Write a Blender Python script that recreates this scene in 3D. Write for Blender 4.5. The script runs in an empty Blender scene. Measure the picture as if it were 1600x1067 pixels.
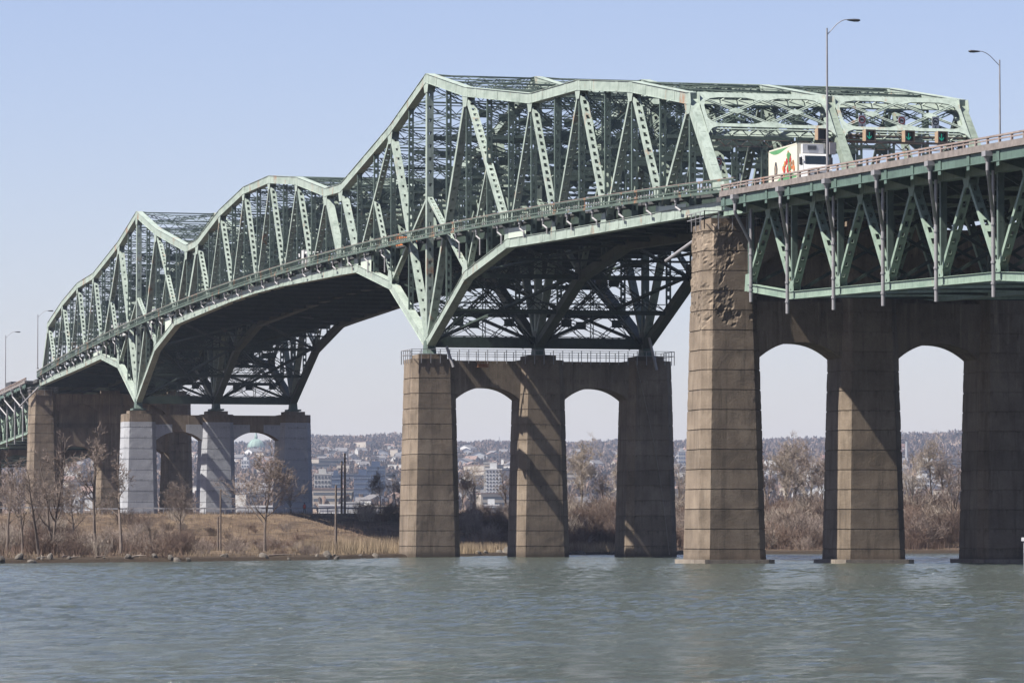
import bpy, math, random
from mathutils import Vector, Matrix, noise
random.seed(7)
R = math.radians
V = Vector
sc = bpy.context.scene
col = sc.collection

# ------------------------------------------------------------------ camera numbers
CX, CY, CH = -109.783, -361.159, 2.425
YAW, PIT, FPX = 0.244987, 0.045977, 6610.98
W = 13.03                      # distance between the three trusses
L_END = 450.5
KS = L_END / 46                # one subpanel

# ------------------------------------------------------------------ materials
def newmat(name):
    m = bpy.data.materials.new(name); m.use_nodes = True
    nt = m.node_tree; b = nt.nodes['Principled BSDF']
    return m, nt, b
def ramp(nt, fac, stops):
    r = nt.nodes.new('ShaderNodeValToRGB'); e = r.color_ramp.elements
    e[0].position, e[0].color = stops[0][0], (*stops[0][1], 1)
    e[1].position, e[1].color = stops[-1][0], (*stops[-1][1], 1)
    for p, c in stops[1:-1]:
        n = e.new(p); n.color = (*c, 1)
    nt.links.new(fac, r.inputs[0]); return r.outputs[0]
def noise_n(nt, scale, detail=4, sc3=(1,1,1), rough=.6, coord='Object'):
    tc = nt.nodes.new('ShaderNodeTexCoord') if coord != 'World' else nt.nodes.new('ShaderNodeNewGeometry')
    mp = nt.nodes.new('ShaderNodeMapping'); mp.inputs['Scale'].default_value = sc3
    nt.links.new(tc.outputs['Position' if coord == 'World' else coord], mp.inputs[0])
    n = nt.nodes.new('ShaderNodeTexNoise'); n.inputs['Scale'].default_value = scale
    n.inputs['Detail'].default_value = detail; n.inputs['Roughness'].default_value = rough
    nt.links.new(mp.outputs[0], n.inputs['Vector']); return n.outputs['Fac']
def mix(nt, fac, a, b, mode='MIX'):
    m = nt.nodes.new('ShaderNodeMix'); m.data_type = 'RGBA'; m.blend_type = mode
    if hasattr(fac, 'node'): nt.links.new(fac, m.inputs[0])
    else: m.inputs[0].default_value = fac
    for i, s in ((6, a), (7, b)):
        if hasattr(s, 'node'): nt.links.new(s, m.inputs[i])
        else: m.inputs[i].default_value = (*s, 1)
    return m.outputs[2]
def bump(nt, b, h, strength=.3, dist=.1):
    n = nt.nodes.new('ShaderNodeBump'); n.inputs['Strength'].default_value = strength
    n.inputs['Distance'].default_value = dist
    nt.links.new(h, n.inputs['Height']); nt.links.new(n.outputs[0], b.inputs['Normal'])
K = .57   # all base colours were measured for a brighter exposure
def plain(name, c, rough=.7, metal=0, var=.15, scale=3):
    c = tuple(x*K for x in c)
    m, nt, b = newmat(name)
    f = noise_n(nt, scale, 3, coord='World')
    lo = tuple(x*(1-var) for x in c); hi = tuple(min(1, x*(1+var)) for x in c)
    nt.links.new(ramp(nt, f, [(.3, lo), (.7, hi)]), b.inputs['Base Color'])
    b.inputs['Roughness'].default_value = rough; b.inputs['Metallic'].default_value = metal
    return m
def mathn(nt, op, a, v):
    n = nt.nodes.new('ShaderNodeMath'); n.operation = op; nt.links.new(a, n.inputs[0]); n.inputs[1].default_value = v; return n.outputs[0]
def steel(name, light, dark, rustamt=.66):
    light = tuple(x*K for x in light); dark = tuple(x*K for x in dark)
    m, nt, b = newmat(name)
    f = noise_n(nt, .9, 5, (1, .35, 1), coord='World')
    c = ramp(nt, f, [(.3, dark), (.52, light), (.75, tuple(min(1, x*1.1) for x in light))])
    st = noise_n(nt, 3.0, 4, (1, 1, .12), coord='World')           # vertical dirt streaks
    c = mix(nt, ramp(nt, st, [(.47, (0,0,0)), (.72, (.6,.6,.6))]), c, tuple(x*.5 for x in light))
    r = noise_n(nt, .33, 6, (1, 1, .6), .72, coord='World')
    c = mix(nt, ramp(nt, r, [(rustamt-.03, (0,0,0)), (rustamt+.05, (.75,.75,.75))]), c, (.22, .1, .05))
    nt.links.new(c, b.inputs['Base Color']); b.inputs['Roughness'].default_value = .62
    b.inputs['Specular IOR Level'].default_value = .3
    return m
M = {}
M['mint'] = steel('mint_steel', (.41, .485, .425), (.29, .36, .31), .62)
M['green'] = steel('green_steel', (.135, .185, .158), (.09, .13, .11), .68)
M['deepgreenshade'] = steel('shaded_deep_green_steel', (.045, .07, .055), (.025, .045, .035), .70)  # dark green steel, with the under-deck shade also put into the colour
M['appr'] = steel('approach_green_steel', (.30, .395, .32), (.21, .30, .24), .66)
M['mintshade'] = steel('shaded_mint_steel', (.29, .35, .29), (.20, .25, .205), .66)  # mint darkened for middle and far trusses, their shade painted in
M['chordshade'] = steel('shaded_chord_steel', (.085, .105, .075), (.05, .065, .05), .68)  # shade on the middle and far bottom chords, put into the colour
M['rail'] = steel('dark_rail_steel', (.11, .155, .125), (.07, .105, .085), .6)
M['plate'] = plain('pale_plate', (.60, .68, .58), .6, 0, .08, .8)
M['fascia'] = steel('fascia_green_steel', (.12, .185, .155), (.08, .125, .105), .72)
M['galv'] = plain('galvanised_steel', (.36, .35, .36), .5, .2, .15, 1)
M['rustrail'] = steel('weathered_rail', (.36, .29, .26), (.26, .20, .17), .62)
M['asphalt'] = plain('asphalt', (.06, .06, .06), .9)
M['slab'] = plain('concrete_slab', (.22, .19, .175), .9, 0, .3, 1.5)
M['darkgrey'] = plain('dark_grey', (.05, .05, .055), .6)
M['black'] = plain('black', (.012, .012, .014), .35)
M['white'] = plain('white_paint', (.78, .78, .77), .35, 0, .03)
M['cream'] = plain('cream_paint', (.80, .76, .62), .4, 0, .03)
M['orange'] = plain('orange_paint', (.65, .20, .05), .5)
M['rust'] = plain('rust_orange', (.34, .15, .06), .8)
M['red'] = plain('red_paint', (.50, .03, .03), .5)
M['greenpaint'] = plain('green_paint', (.10, .32, .12), .5)
M['tan'] = plain('tan_housing', (.42, .30, .20), .6)
M['glass'] = plain('dark_glass', (.02, .03, .04), .1)
M['rubber'] = plain('tyre_rubber', (.02, .02, .02), .8)
m, nt, b = newmat('green_lamp'); b.inputs['Base Color'].default_value = (0, .3, .15, 1)
b.inputs['Emission Color'].default_value = (.02, .6, .42, 1); b.inputs['Emission Strength'].default_value = .12; M['lampgreen'] = m

def concrete(name, base, warm, dark, wear=1.0):
    base, warm, dark = (tuple(x*K for x in c) for c in (base, warm, dark))
    m, nt, b = newmat(name)
    f = noise_n(nt, .35, 6, (1, 1, .8), .65, 'World')
    c = ramp(nt, f, [(.3, dark), (.5, base), (.72, warm)])
    st = noise_n(nt, .8, 7, (1.5, 1.5, .13), .72, 'World')
    c = mix(nt, ramp(nt, st, [(.36, (.55*wear,)*3), (.5, (0,0,0))]), c, tuple(x*.6 for x in dark))
    st2 = noise_n(nt, .7, 6, (2.0, 2.0, .10), .7, 'World')
    g_ = nt.nodes.new('ShaderNodeNewGeometry'); sp_ = nt.nodes.new('ShaderNodeSeparateXYZ'); nt.links.new(g_.outputs['Position'], sp_.inputs[0])
    up = ramp(nt, mathn(nt, 'DIVIDE', sp_.outputs['Z'], 34.0), [(.3, (.12*wear,)*3), (.85, (.7*wear,)*3)])
    eff = mix(nt, 1.0, ramp(nt, st2, [(.56, (0,0,0)), (.68, (1,1,1))]), up, 'MULTIPLY')
    c = mix(nt, eff, c, tuple(min(1, x*2.1) for x in base))
    # every pour has its own tone; damp tide band at the waterline; leaching under the joints
    lv = mathn(nt, 'DIVIDE', mathn(nt, 'SUBTRACT', sp_.outputs['Z'], 1.3), 1.76)
    fl = mathn(nt, 'FLOOR', lv, 0); wn = nt.nodes.new('ShaderNodeTexWhiteNoise'); wn.noise_dimensions = '1D'; nt.links.new(fl, wn.inputs['W'])
    c = mix(nt, 1.0, c, ramp(nt, wn.outputs['Value'], [(0, (.80,.80,.80)), (1, (1,1,1))]), 'MULTIPLY')
    fr = nt.nodes.new('ShaderNodeMath'); fr.operation = 'FRACT'; nt.links.new(lv, fr.inputs[0])
    lk = noise_n(nt, 1.3, 5, (2, 2, .3), .75, 'World')
    c = mix(nt, mix(nt, 1.0, ramp(nt, fr.outputs[0], [(.6, (0,0,0)), (.97, (.6,.6,.6))]), ramp(nt, lk, [(.5, (0,0,0)), (.62, (1,1,1))]), 'MULTIPLY'), c, tuple(x*.45 for x in dark))
    c = mix(nt, ramp(nt, mathn(nt, 'DIVIDE', sp_.outputs['Z'], 2.0), [(.12, (.75,.75,.75)), (.42, (0,0,0))]), c, tuple(x*.4 for x in dark)) if name == 'weathered_concrete' else c
    fine = noise_n(nt, 6, 4, (1,1,1), .7, 'World')
    c = mix(nt, .35, c, ramp(nt, fine, [(.3, (.35,.35,.35)), (.7, (.65,.65,.65))]), 'OVERLAY')
    nt.links.new(c, b.inputs['Base Color']); b.inputs['Roughness'].default_value = .9
    b.inputs['Specular IOR Level'].default_value = .2
    bump(nt, b, fine, .35, .08)
    return m
M['conc'] = concrete('weathered_concrete', (.28, .22, .165), (.365, .295, .225), (.185, .147, .112))
M['concwhite'] = concrete('grey_coated_concrete', (.50, .51, .54), (.54, .55, .57), (.46, .47, .50), .25)
M['foot'] = concrete('pale_footing', (.36, .31, .255), (.44, .38, .31), (.26, .22, .18))

# ------------------------------------------------------------------ mesh builder
class MB:
    def __init__(s): s.v = []; s.f = []; s.mi = []; s.cur = 0
    def add(s, vs, fs):
        o = len(s.v); s.v += [tuple(p) for p in vs]
        s.f += [tuple(i+o for i in f) for f in fs]; s.mi += [s.cur]*len(fs)
    def box(s, x0, x1, y0, y1, z0, z1):
        s.add([(x0,y0,z0),(x1,y0,z0),(x1,y1,z0),(x0,y1,z0),(x0,y0,z1),(x1,y0,z1),(x1,y1,z1),(x0,y1,z1)],
              [(0,3,2,1),(4,5,6,7),(0,1,5,4),(1,2,6,5),(2,3,7,6),(3,0,4,7)])
    def beam(s, p0, p1, a, ah, bh):
        """box from p0 to p1; a = side direction, half sizes ah along a and bh along the normal"""
        p0, p1 = V(p0), V(p1); d = (p1-p0)
        if d.length < 1e-6: return
        d.normalize(); a = V(a); a = (a - d*a.dot(d))
        if a.length < 1e-6: a = d.orthogonal()
        a.normalize(); n = d.cross(a)
        A = a*ah; N = n*bh
        s.add([p0-A-N, p0+A-N, p0+A+N, p0-A+N, p1-A-N, p1+A-N, p1+A+N, p1-A+N],
              [(0,3,2,1),(4,5,6,7),(0,1,5,4),(1,2,6,5),(2,3,7,6),(3,0,4,7)])
    def prism(s, pts, d):
        """flat polygon pts extruded by vector d"""
        n = len(pts); pts = [V(p) for p in pts]; d = V(d)
        s.add(pts + [p+d for p in pts], [tuple(range(n))[::-1], tuple(range(n, 2*n))] +
              [(i, (i+1) % n, (i+1) % n+n, i+n) for i in range(n)])
    def tube(s, pts, rs, n=6, cap=True):
        pts = [V(p) for p in pts]
        if not hasattr(rs, '__len__'): rs = [rs]*len(pts)
        o = len(s.v); prev = None
        for i, p in enumerate(pts):
            d = (pts[min(i+1, len(pts)-1)] - pts[max(i-1, 0)]).normalized()
            u = d.orthogonal() if prev is None else (prev - d*prev.dot(d))
            if u.length < 1e-5: u = d.orthogonal()
            u.normalize(); prev = u; w = d.cross(u)
            for k in range(n):
                t = 2*math.pi*k/n
                s.v.append(tuple(p + (u*math.cos(t) + w*math.sin(t))*rs[i]))
        for i in range(len(pts)-1):
            for k in range(n):
                s.f.append((o+i*n+k, o+i*n+(k+1) % n, o+(i+1)*n+(k+1) % n, o+(i+1)*n+k)); s.mi.append(s.cur)
        if cap:
            s.f.append(tuple(o+k for k in range(n))[::-1]); s.mi.append(s.cur)
            e = o+(len(pts)-1)*n; s.f.append(tuple(e+k for k in range(n))); s.mi.append(s.cur)
    def lathe(s, prof, c=(0,0,0), n=16):
        o = len(s.v)
        for r, z in prof:
            for k in range(n):
                t = 2*math.pi*k/n; s.v.append((c[0]+r*math.cos(t), c[1]+r*math.sin(t), c[2]+z))
        for i in range(len(prof)-1):
            for k in range(n):
                s.f.append((o+i*n+k, o+i*n+(k+1) % n, o+(i+1)*n+(k+1) % n, o+(i+1)*n+k)); s.mi.append(s.cur)
        s.f.append(tuple(o+k for k in range(n))[::-1]); s.mi.append(s.cur)
        e = o+(len(prof)-1)*n; s.f.append(tuple(e+k for k in range(n))); s.mi.append(s.cur)
    def build(s, name, mats, parent=None, smooth=False):
        me = bpy.data.meshes.new(name); me.from_pydata(s.v, [], s.f)
        if not isinstance(mats, (list, tuple)): mats = [mats]
        for m_ in mats: me.materials.append(m_)
        if len(mats) > 1: me.polygons.foreach_set('material_index', s.mi)
        if smooth: me.polygons.foreach_set('use_smooth', [True]*len(s.f))
        me.update()
        ob = bpy.data.objects.new(name, me); col.objects.link(ob)
        if parent: ob.parent = parent
        return ob
def tag(o, label=None, cat=None, group=None, kind=None):
    if label: o['label'] = label
    if cat: o['category'] = cat
    if group: o['group'] = group
    if kind: o['kind'] = kind
    return o
def empty(name, label, cat, loc=(0,0,0), rz=0, group=None):
    o = bpy.data.objects.new(name, None); col.objects.link(o); o.location = loc; o.rotation_euler[2] = rz
    o.empty_display_size = .5
    return tag(o, label, cat, group)
def copy_thing(src, loc, rz=0, scale=1, label=None, group=None, mats=None):
    def rec(o, par):
        c = o.copy(); col.objects.link(c); c.parent = par
        for ch in o.children: rec(ch, c)
        return c
    c = rec(src, None); c.location = loc; c.rotation_euler[2] = rz
    c.scale = scale if hasattr(scale, '__len__') else (scale,)*3
    if label: c['label'] = label
    if group: c['group'] = group
    return c
def lerp(a, b, t): return a + (b-a)*t
def interp(tab, x):
    if x <= tab[0][0]: return tab[0][1]
    for (a, za), (b_, zb) in zip(tab, tab[1:]):
        if x <= b_: return lerp(za, zb, (x-a)/(b_-a))
    return tab[-1][1]

# ------------------------------------------------------------------ bridge profile
TOPH = {1:42.5, 3:45.6, 5:47.8, 7:48.4, 10:52.1, 12:55.7, 14:51.5, 17:46.8, 18:47.0, 20:50.1, 22:51.9}
BOTH = {0:31.8, 2:32.3, 4:32.75, 6:33.25, 8:33.8, 10:31.5, 12:24.7, 14:32.7, 16:35.9, 17:36.15, 19:36.55, 21:36.95, 23:37.1}
top = dict(TOPH); bot = dict(BOTH)
for k, z in TOPH.items(): top[46-k] = z
for k, z in BOTH.items(): bot[46-k] = z
TT = sorted(top.items()); BT = sorted(bot.items())
ztop = lambda k: interp(TT, k)
zbot = lambda k: interp(BT, k)
railz = lambda s: 38.75 - 1.0e-4*(s-225.25)**2          # centre of the walkway rail
deckz = lambda s: railz(s) - .5
apprz = lambda s: 33.35 + .0278*s                      # top rail of the approach, s <= 0

def webmember(mb, p0, p1, b_, c, pitch=.95, fill=.5, strip=0.0, th=.05):
    """two web plates joined by battens: the typical riveted member of this bridge"""
    p0, p1 = V(p0), V(p1); d = p1-p0; ln = d.length; d.normalize()
    X = V((1,0,0)); n = d.cross(X).normalized()
    for sx in (-1, 1):
        o = X*(sx*(c/2-th/2)); mb.beam(p0+o, p1+o, X, th/2, b_/2)
        for sn in (-1, 1):                                  # flange lips
            q = X*(sx*(c/2-th-.06)) + n*(sn*(b_/2-.02)); mb.beam(p0+q, p1+q, X, .06, .02)
    cnt = max(2, int(ln/pitch)); st = ln/cnt
    for i in range(cnt):
        m0 = p0 + d*(st*(i+.5-fill/2)); m1 = p0 + d*(st*(i+.5+fill/2))
        for sn in (-1, 1):
            q = n*(sn*(b_/2-.015)); mb.beam(m0+q, m1+q, X, c/2-th-.003, .012)
    if strip > 0:
        for sn in (-1, 1):
            for sx in (-1, 1):
                q = n*(sn*(b_/2-.035)) + X*(sx*(c/2-th-strip*c/2)); mb.beam(p0+q, p1+q, X, strip*c/2, .012)
def laced(mb, p0, p1, h, up, pitch=1.1, cw=.09, bar=.035):
    """lattice strut: two chords and a zigzag"""
    p0, p1 = V(p0), V(p1); d = p1-p0; ln = d.length; d.normalize()
    up = V(up); up = (up - d*up.dot(d)).normalized(); side = d.cross(up)
    a = up*(h/2)
    mb.beam(p0+a, p1+a, side, cw*1.2, cw*.55); mb.beam(p0-a, p1-a, side, cw*1.2, cw*.55)
    cnt = max(2, int(ln/pitch)); st = ln/cnt; s = 1
    for i in range(cnt):
        q0 = p0 + d*(st*i) + a*s; q1 = p0 + d*(st*(i+1)) - a*s
        mb.beam(q0, q1, side, bar*1.4, bar); s = -s

DIAG = []   # (k_top, k_bot, style)
half = [(1,0,'end'),(1,2,'lad'),(3,2,'lad'),(3,4,'lad'),(5,4,'lad'),(5,6,'lad'),(7,6,'lad'),(7,8,'lad'),
        (10,8,'ladw'),(10,12,'perf'),(14,12,'perf'),(14,16,'lad'),(17,16,'perf'),(18,17,'end'),
        (18,19,'lad'),(20,19,'lad'),(20,21,'lad'),(22,21,'lad'),(22,23,'lad')]
for a, b_, s_ in half: DIAG += [(a, b_, s_), (46-a, 46-b_, s_)]
# short struts of the subdivided panels by the towers: (k0, z0, k1, z1)
SUB = []
for mir in (0, 1):
    f = (lambda k: 46-k) if mir else (lambda k: k)
    zt = lambda k: interp(TT, k)
    SUB += [(f(12), 41.8, f(10), zbot(10)), (f(12), 41.8, f(14), zbot(14)),
            (f(9), (zt(10)+zbot(8))/2, f(10), zbot(10)), (f(15), (zt(14)+zbot(16))/2, f(14), zbot(14))]

bridge = empty('cantilever_bridge', 'long pale green steel truss bridge with peaked towers spanning above the river piers', 'bridge', (0,0,0))
def truss(x, idx):
    mt = M['mint'] if idx == 0 else M['mintshade']
    # chords
    for tab, nm, hh in ((TT, 'top_chord', .5), (BT, 'bottom_chord', .46)):
        mb = MB()
        for (k0, z0), (k1, z1) in zip(tab, tab[1:]):
            p0, p1 = V((x, k0*KS, z0)), V((x, k1*KS, z1))
            mb.beam(p0, p1, (1,0,0), .42, hh)
            n = (p1-p0).normalized().cross(V((1,0,0))); n = n if n.z > 0 else -n
            mb.beam(p0+n*(hh+.022), p1+n*(hh+.022), (1,0,0), .50, .02)
            mb.beam(p0-n*(hh+.022), p1-n*(hh+.022), (1,0,0), .50, .02)
            cnt = max(1, int((p1-p0).length/9.7))
            for j in range(1, cnt+1):                       # splice plates
                q = p0.lerp(p1, (j-.5)/cnt); d = (p1-p0).normalized()
                for sx in (-1, 1):
                    mb.beam(q-d*.55+V((sx*.432,0,0)), q+d*.55+V((sx*.432,0,0)), (1,0,0), .011, hh-.06)
        sg = -1 if nm == 'top_chord' else 1
        for k, z in tab:                                    # gusset plates
            r = 1.35 if k in (10,12,14,17,18,8,16,36,34,32,29,28,38,30) else 1.05
            for sx in (-1, 1):
                x0 = x + sx*.422
                pts = [(x0, k*KS-r*.75, z+hh*.92*-sg), (x0, k*KS+r*.75, z+hh*.92*-sg), (x0, k*KS+r, z+sg*hh), (x0, k*KS+r*.55, z+sg*(hh+r*.9)), (x0, k*KS-r*.55, z+sg*(hh+r*.9)), (x0, k*KS-r, z+sg*hh)]
                mb.prism(pts, (sx*.03, 0, 0))
        mb.build(nm, M['chordshade'] if idx and nm == 'bottom_chord' else M['mint'], bridge)
    far = MB()
    for a, b_, st in DIAG:
        p0, p1 = V((x, a*KS, ztop(a)-.4)), V((x, b_*KS, zbot(b_)+.4))
        mb = far if idx == 2 else MB()
        if st == 'end': 
            webmember(mb, p0, p1, .9, .84, 2.0, .985)
        elif st == 'lad': webmember(mb, p0, p1, .42, .70, .95, .48)
        elif st == 'ladw': webmember(mb, p0, p1, .6, .78, 1.0, .55)
        else: webmember(mb, p0, p1, .62, .84, 1.45, .74, .3)
        if idx < 2: mb.build('diagonal', mt, bridge)
    for k0, z0, k1, z1 in SUB:
        mb = far if idx == 2 else MB()
        webmember(mb, (x, k0*KS, z0), (x, k1*KS, z1+.3), .34, .62, .95, .48)
        if idx < 2: mb.build('sub_strut', mt, bridge)
    if idx == 2: tag(far.build('diagonal', mt, bridge), kind='stuff')
    far = MB()
    for k in range(1, 46):
        zt_, zb_ = ztop(k)-.45, zbot(k)+.45
        mb = far if idx == 2 else MB()
        if k in (12, 34): webmember(mb, (x, k*KS, zt_), (x, k*KS, zb_), .75, .8, 1.5, .74, .3)
        else: webmember(mb, (x, k*KS, zt_), (x, k*KS, zb_), .26, .62, .9, .5)
        if idx < 2: mb.build('post', M['green'] if k not in (12, 34) else mt, bridge)
    if idx == 2: tag(far.build('post', M['green'], bridge), kind='stuff')
for i in range(3): truss(i*W, i)

# sway frames, laterals and portals
def xbay(mb, s, x0, x1, z0, z1, h=.3, ds0=0, ds1=0):
    """X bracing in the cross plane between heights z0<z1"""
    laced(mb, (x0, s+ds0, z0), (x1, s+ds1, z1), h, (0,0,1), 1.1, .07, .03)
    laced(mb, (x0, s+.12+ds1, z1), (x1, s+.12+ds0, z0), h, (0,0,1), 1.1, .07, .03)
    c = V(((x0+x1)/2, s+(ds0+ds1)/2, (z0+z1)/2)); mb.box(c.x-.6, c.x+.6, c.y-.02, c.y+.14, c.z-.45, c.z+.45)
for k in range(2, 45):
    mb = MB(); s = k*KS; zt_ = ztop(k); lo = deckz(s) + 5.9
    for j in range(2):
        x0, x1 = j*W+.4, (j+1)*W-.4
        laced(mb, (x0, s, zt_-.55), (x1, s, zt_-.55), 1.0, (0,0,1), 1.0, .09, .04)
        laced(mb, (x0, s+.5, zt_+.35), (x1, s+.5, zt_+.35), .55, (0,1,0), .9, .06, .035)
        hgt = zt_-1.1-lo
        if hgt > 2:
            tiers = 1 if hgt < 6.5 else 2
            for t in range(tiers):
                za = lo + hgt*t/tiers; zb_ = lo + hgt*(t+1)/tiers
                xbay(mb, s, x0, (x0+x1)/2, za, zb_) if tiers == 1 else None
                xbay(mb, s, (x0+x1)/2, x1, za, zb_) if tiers == 1 else None
                if tiers == 2: xbay(mb, s, x0, x1, za, zb_, .4)
                mb.beam((x0, s, za), (x1, s, za), (0,1,0), .16, .17)
                if t: laced(mb, (x0, s, za), (x1, s, za), .6, (0,0,1), 1.0, .07, .03)
        else:
            mb.beam((x0, s, lo), (x1, s, lo), (0,1,0), .16, .15)
            laced(mb, (x0, s, lo+.5), (x1, s, lo+.5), .7, (0,0,1), 1.0, .06, .03)
        if j == 0:
            pass
        for xx in (x0, x1):                                # knee plates
            sg = 1 if xx == x0 else -1
            mb.prism([(xx, s-.03, lo-1.1), (xx+sg*1.4, s-.03, lo-.1), (xx+sg*1.4, s-.03, lo+.2), (xx, s-.03, lo+1.2)], (0,.06,0))
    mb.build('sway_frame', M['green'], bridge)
    mb = MB()
    for j in range(2):
        x0, x1 = j*W+.4, (j+1)*W-.4
        zb2 = zbot(k); fl = deckz(s)-1.9
        if fl - zb2 > 2.2:
            mb.beam((x0, s, zb2), (x1, s, zb2), (0,1,0), .2, .25)
            laced(mb, (x0, s, zb2+.6), (x1, s, zb2+.6), .8, (0,0,1), .9, .08, .04)
            tiers = 2 if fl-zb2 > 8 else 1
            for t in range(tiers):
                za = zb2 + (fl-zb2)*t/tiers; zc = zb2 + (fl-zb2)*(t+1)/tiers
                if tiers == 2:
                    xm = (x0+x1)/2; xbay(mb, s, x0, xm, za, zc, .4); xbay(mb, s, xm, x1, za, zc, .4); laced(mb, (xm, s, za), (xm, s, zc), .35, (1,0,0), .8, .06, .03)
                    xbay(mb, s+KS*.5, x0, x1, za, zc, .4)
                else: xbay(mb, s, x0, x1, za, zc, .45)
                if t: laced(mb, (x0, s, za), (x1, s, za), .8, (0,0,1), .9, .08, .04)
    if k in (12, 34):
        m2 = MB(); m2.box(.5, 2*W-.5, s-.35, s+.35, zbot(k)-.35, zbot(k)+.9); m2.build('base_strut', M['deepgreenshade'], bridge)
    if mb.v: mb.build('under_deck_frame', M['deepgreenshade'], bridge)
for j in range(2):
    x0, x1 = j*W+.4, (j+1)*W-.4
    mb = MB()
    for k in range(1, 45):
        p = [V((x, kk*KS, ztop(kk)+.1)) for x in (x0, x1) for kk in (k, k+1)]
        laced(mb, p[0], p[3], .35, (0,0,1), 1.0, .06, .03); laced(mb, p[1]+V((0,0,.2)), p[2]+V((0,0,.2)), .35, (0,0,1), 1.0, .06, .03)
    mb.build('top_lateral_bracing', M['green'], bridge)
    mb = MB()
    for k in range(0, 46, 2):
        p = [V((x, kk*KS, zbot(kk)+.1)) for x in (x0, x1) for kk in (k, k+2)]
        if k == 22: pass
        laced(mb, p[0], p[3], .4, (1,0,0), 1.1, .09, .04); laced(mb, p[1]+V((0,0,.25)), p[2]+V((0,0,.25)), .4, (1,0,0), 1.1, .09, .04)
        for kk in (k+1,):
            laced(mb, (x0, kk*KS, zbot(kk)+.1), (x1, kk*KS, zbot(kk)+.1), .5, (0,1,0), 1.1, .09, .04)
    mb.build('bottom_lateral_bracing', M['deepgreenshade'], bridge)
# portals: inclined frames in the planes of the end posts
def portal(k1, k0):
    root = MB(); back = MB()
    s1, z1, s0, z0 = k1*KS, ztop(k1), k0*KS, zbot(k0)
    D = V((0, s0-s1, z0-z1)).normalized(); N = V((1,0,0)).cross(D).normalized()
    if N.y*(-1 if k0 < k1 else 1) < 0: N = -N
    O = V((0, s1, z1)) + N*.40
    def P(x, d, n=0): return O + V((x,0,0)) + D*d + N*n
    H = 4.3
    for j in range(2):
        x0, x1 = j*W, (j+1)*W
        a, b_ = x0+.42, x1-.42
        for off, th in ((0, .10), (-.85, .06)):
            def slab_(u0, u1, d0, d1): root.prism([P(u0,d0,off), P(u1,d0,off), P(u1,d1,off), P(u0,d1,off)], N*th)
            slab_(a, b_, -.35, .30); slab_(a, b_, H-.42, H)
            # corner webs
            for u, sg in ((a, 1), (b_, -1)):
                slab_(u, u+sg*.3, .30, H-.42)
                root.prism([P(u+sg*.3,.30,off), P(u+sg*1.9,.30,off), P(u+sg*1.0,.5,off), P(u+sg*.5,.9,off), P(u+sg*.3,1.5,off)], N*th)
                root.prism([P(u+sg*.3,H-.42,off), P(u+sg*1.3,H-.42,off), P(u+sg*.6,H-.7,off), P(u+sg*.3,H-1.2,off)], N*th)
                root.prism([P(u,H,off), P(u+sg*1.0,H,off), P(u+sg*.45,H+.25,off), P(u,H+.9,off)], N*th)
            mid = (a+b_)/2
            root.prism([P(mid-1.5,.30,off), P(mid+1.5,.30,off), P(mid+.6,.6,off), P(mid-.6,.6,off)], N*th)
            root.prism([P(mid-1.5,H-.42,off), P(mid+1.5,H-.42,off), P(mid+.6,H-.75,off), P(mid-.6,H-.75,off)], N*th)
        for q in range(2):
            u0, u1 = lerp(a+.4, b_-.4, q/2), lerp(a+.4, b_-.4, (q+1)/2)
            for (p, r) in ((P(u0,.45), P(u1,H-.55)), (P(u1,.45), P(u0,H-.55))):
                for o2 in (-.11, .11):
                    root.beam(p+D*o2+N*.06, r+D*o2+N*.06, N, .05, .045)
                laced(back, p-N*.8, r-N*.8, .3, D, .8, .05, .03)
            c = P((u0+u1)/2, H/2, .0); root.prism([c-V((.8,0,0)), c+D*.42, c+V((.8,0,0)), c-D*.42], N*.14)
        laced(root, P(a, -.3, -.45), P(b_, -.3, -.45), .8, N, .8, .06, .035)
        laced(root, P(a, H+.15, -.45), P(b_, H+.15, -.45), .8, N, .8, .06, .035)
    back.build('portal_back_lattice', M['green'], bridge)
    return root.build('portal_frame', M['mint'], bridge)
portal(1, 0); portal(45, 46)

# deck of the main bridge
svals = [i*KS/1.0 for i in range(47)]
def ribbon(mb, x0, x1, zt, th, s0=0, s1=L_END, n=46, zf=deckz):
    for i in range(n):
        a = lerp(s0, s1, i/n); b_ = lerp(s0, s1, (i+1)/n)
        za, zb_ = zf(a)+zt, zf(b_)+zt
        mb.add([(x0,a,za-th),(x1,a,za-th),(x1,b_,zb_-th),(x0,b_,zb_-th),(x0,a,za),(x1,a,za),(x1,b_,zb_),(x0,b_,zb_)],
               [(0,3,2,1),(4,5,6,7),(1,2,6,5),(3,0,4,7)] + ([(0,1,5,4)] if i == 0 else []) + ([(2,3,7,6)] if i == n-1 else []))
mb = MB(); ribbon(mb, .75, W-.75, 0, .25); ribbon(mb, W+.75, 2*W-.75, 0, .25); mb.build('road_deck', M['asphalt'], bridge)
mb = MB(); ribbon(mb, -1.1, -.55, .0, .10); ribbon(mb, 2*W+.55, 2*W+1.1, .0, .10); mb.build('walkway', M['slab'], bridge)
for x in (.9, W-1.0, W+.9, 2*W-1.0):
    mb = MB(); ribbon(mb, x, x+.1, .75, .3); mb.build('guard_rail', M['galv'], bridge)
for x in [.9, 3.2, 5.5, 7.8, 10.1, 12.0, 14.0, 16.3, 18.6, 20.9, 23.2, 25.1]:
    mb = MB(); ribbon(mb, x-.03, x+.03, -.25, .9); ribbon(mb, x-.2, x+.2, -1.13, .04); mb.build('stringer', M['deepgreenshade'], bridge)
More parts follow.
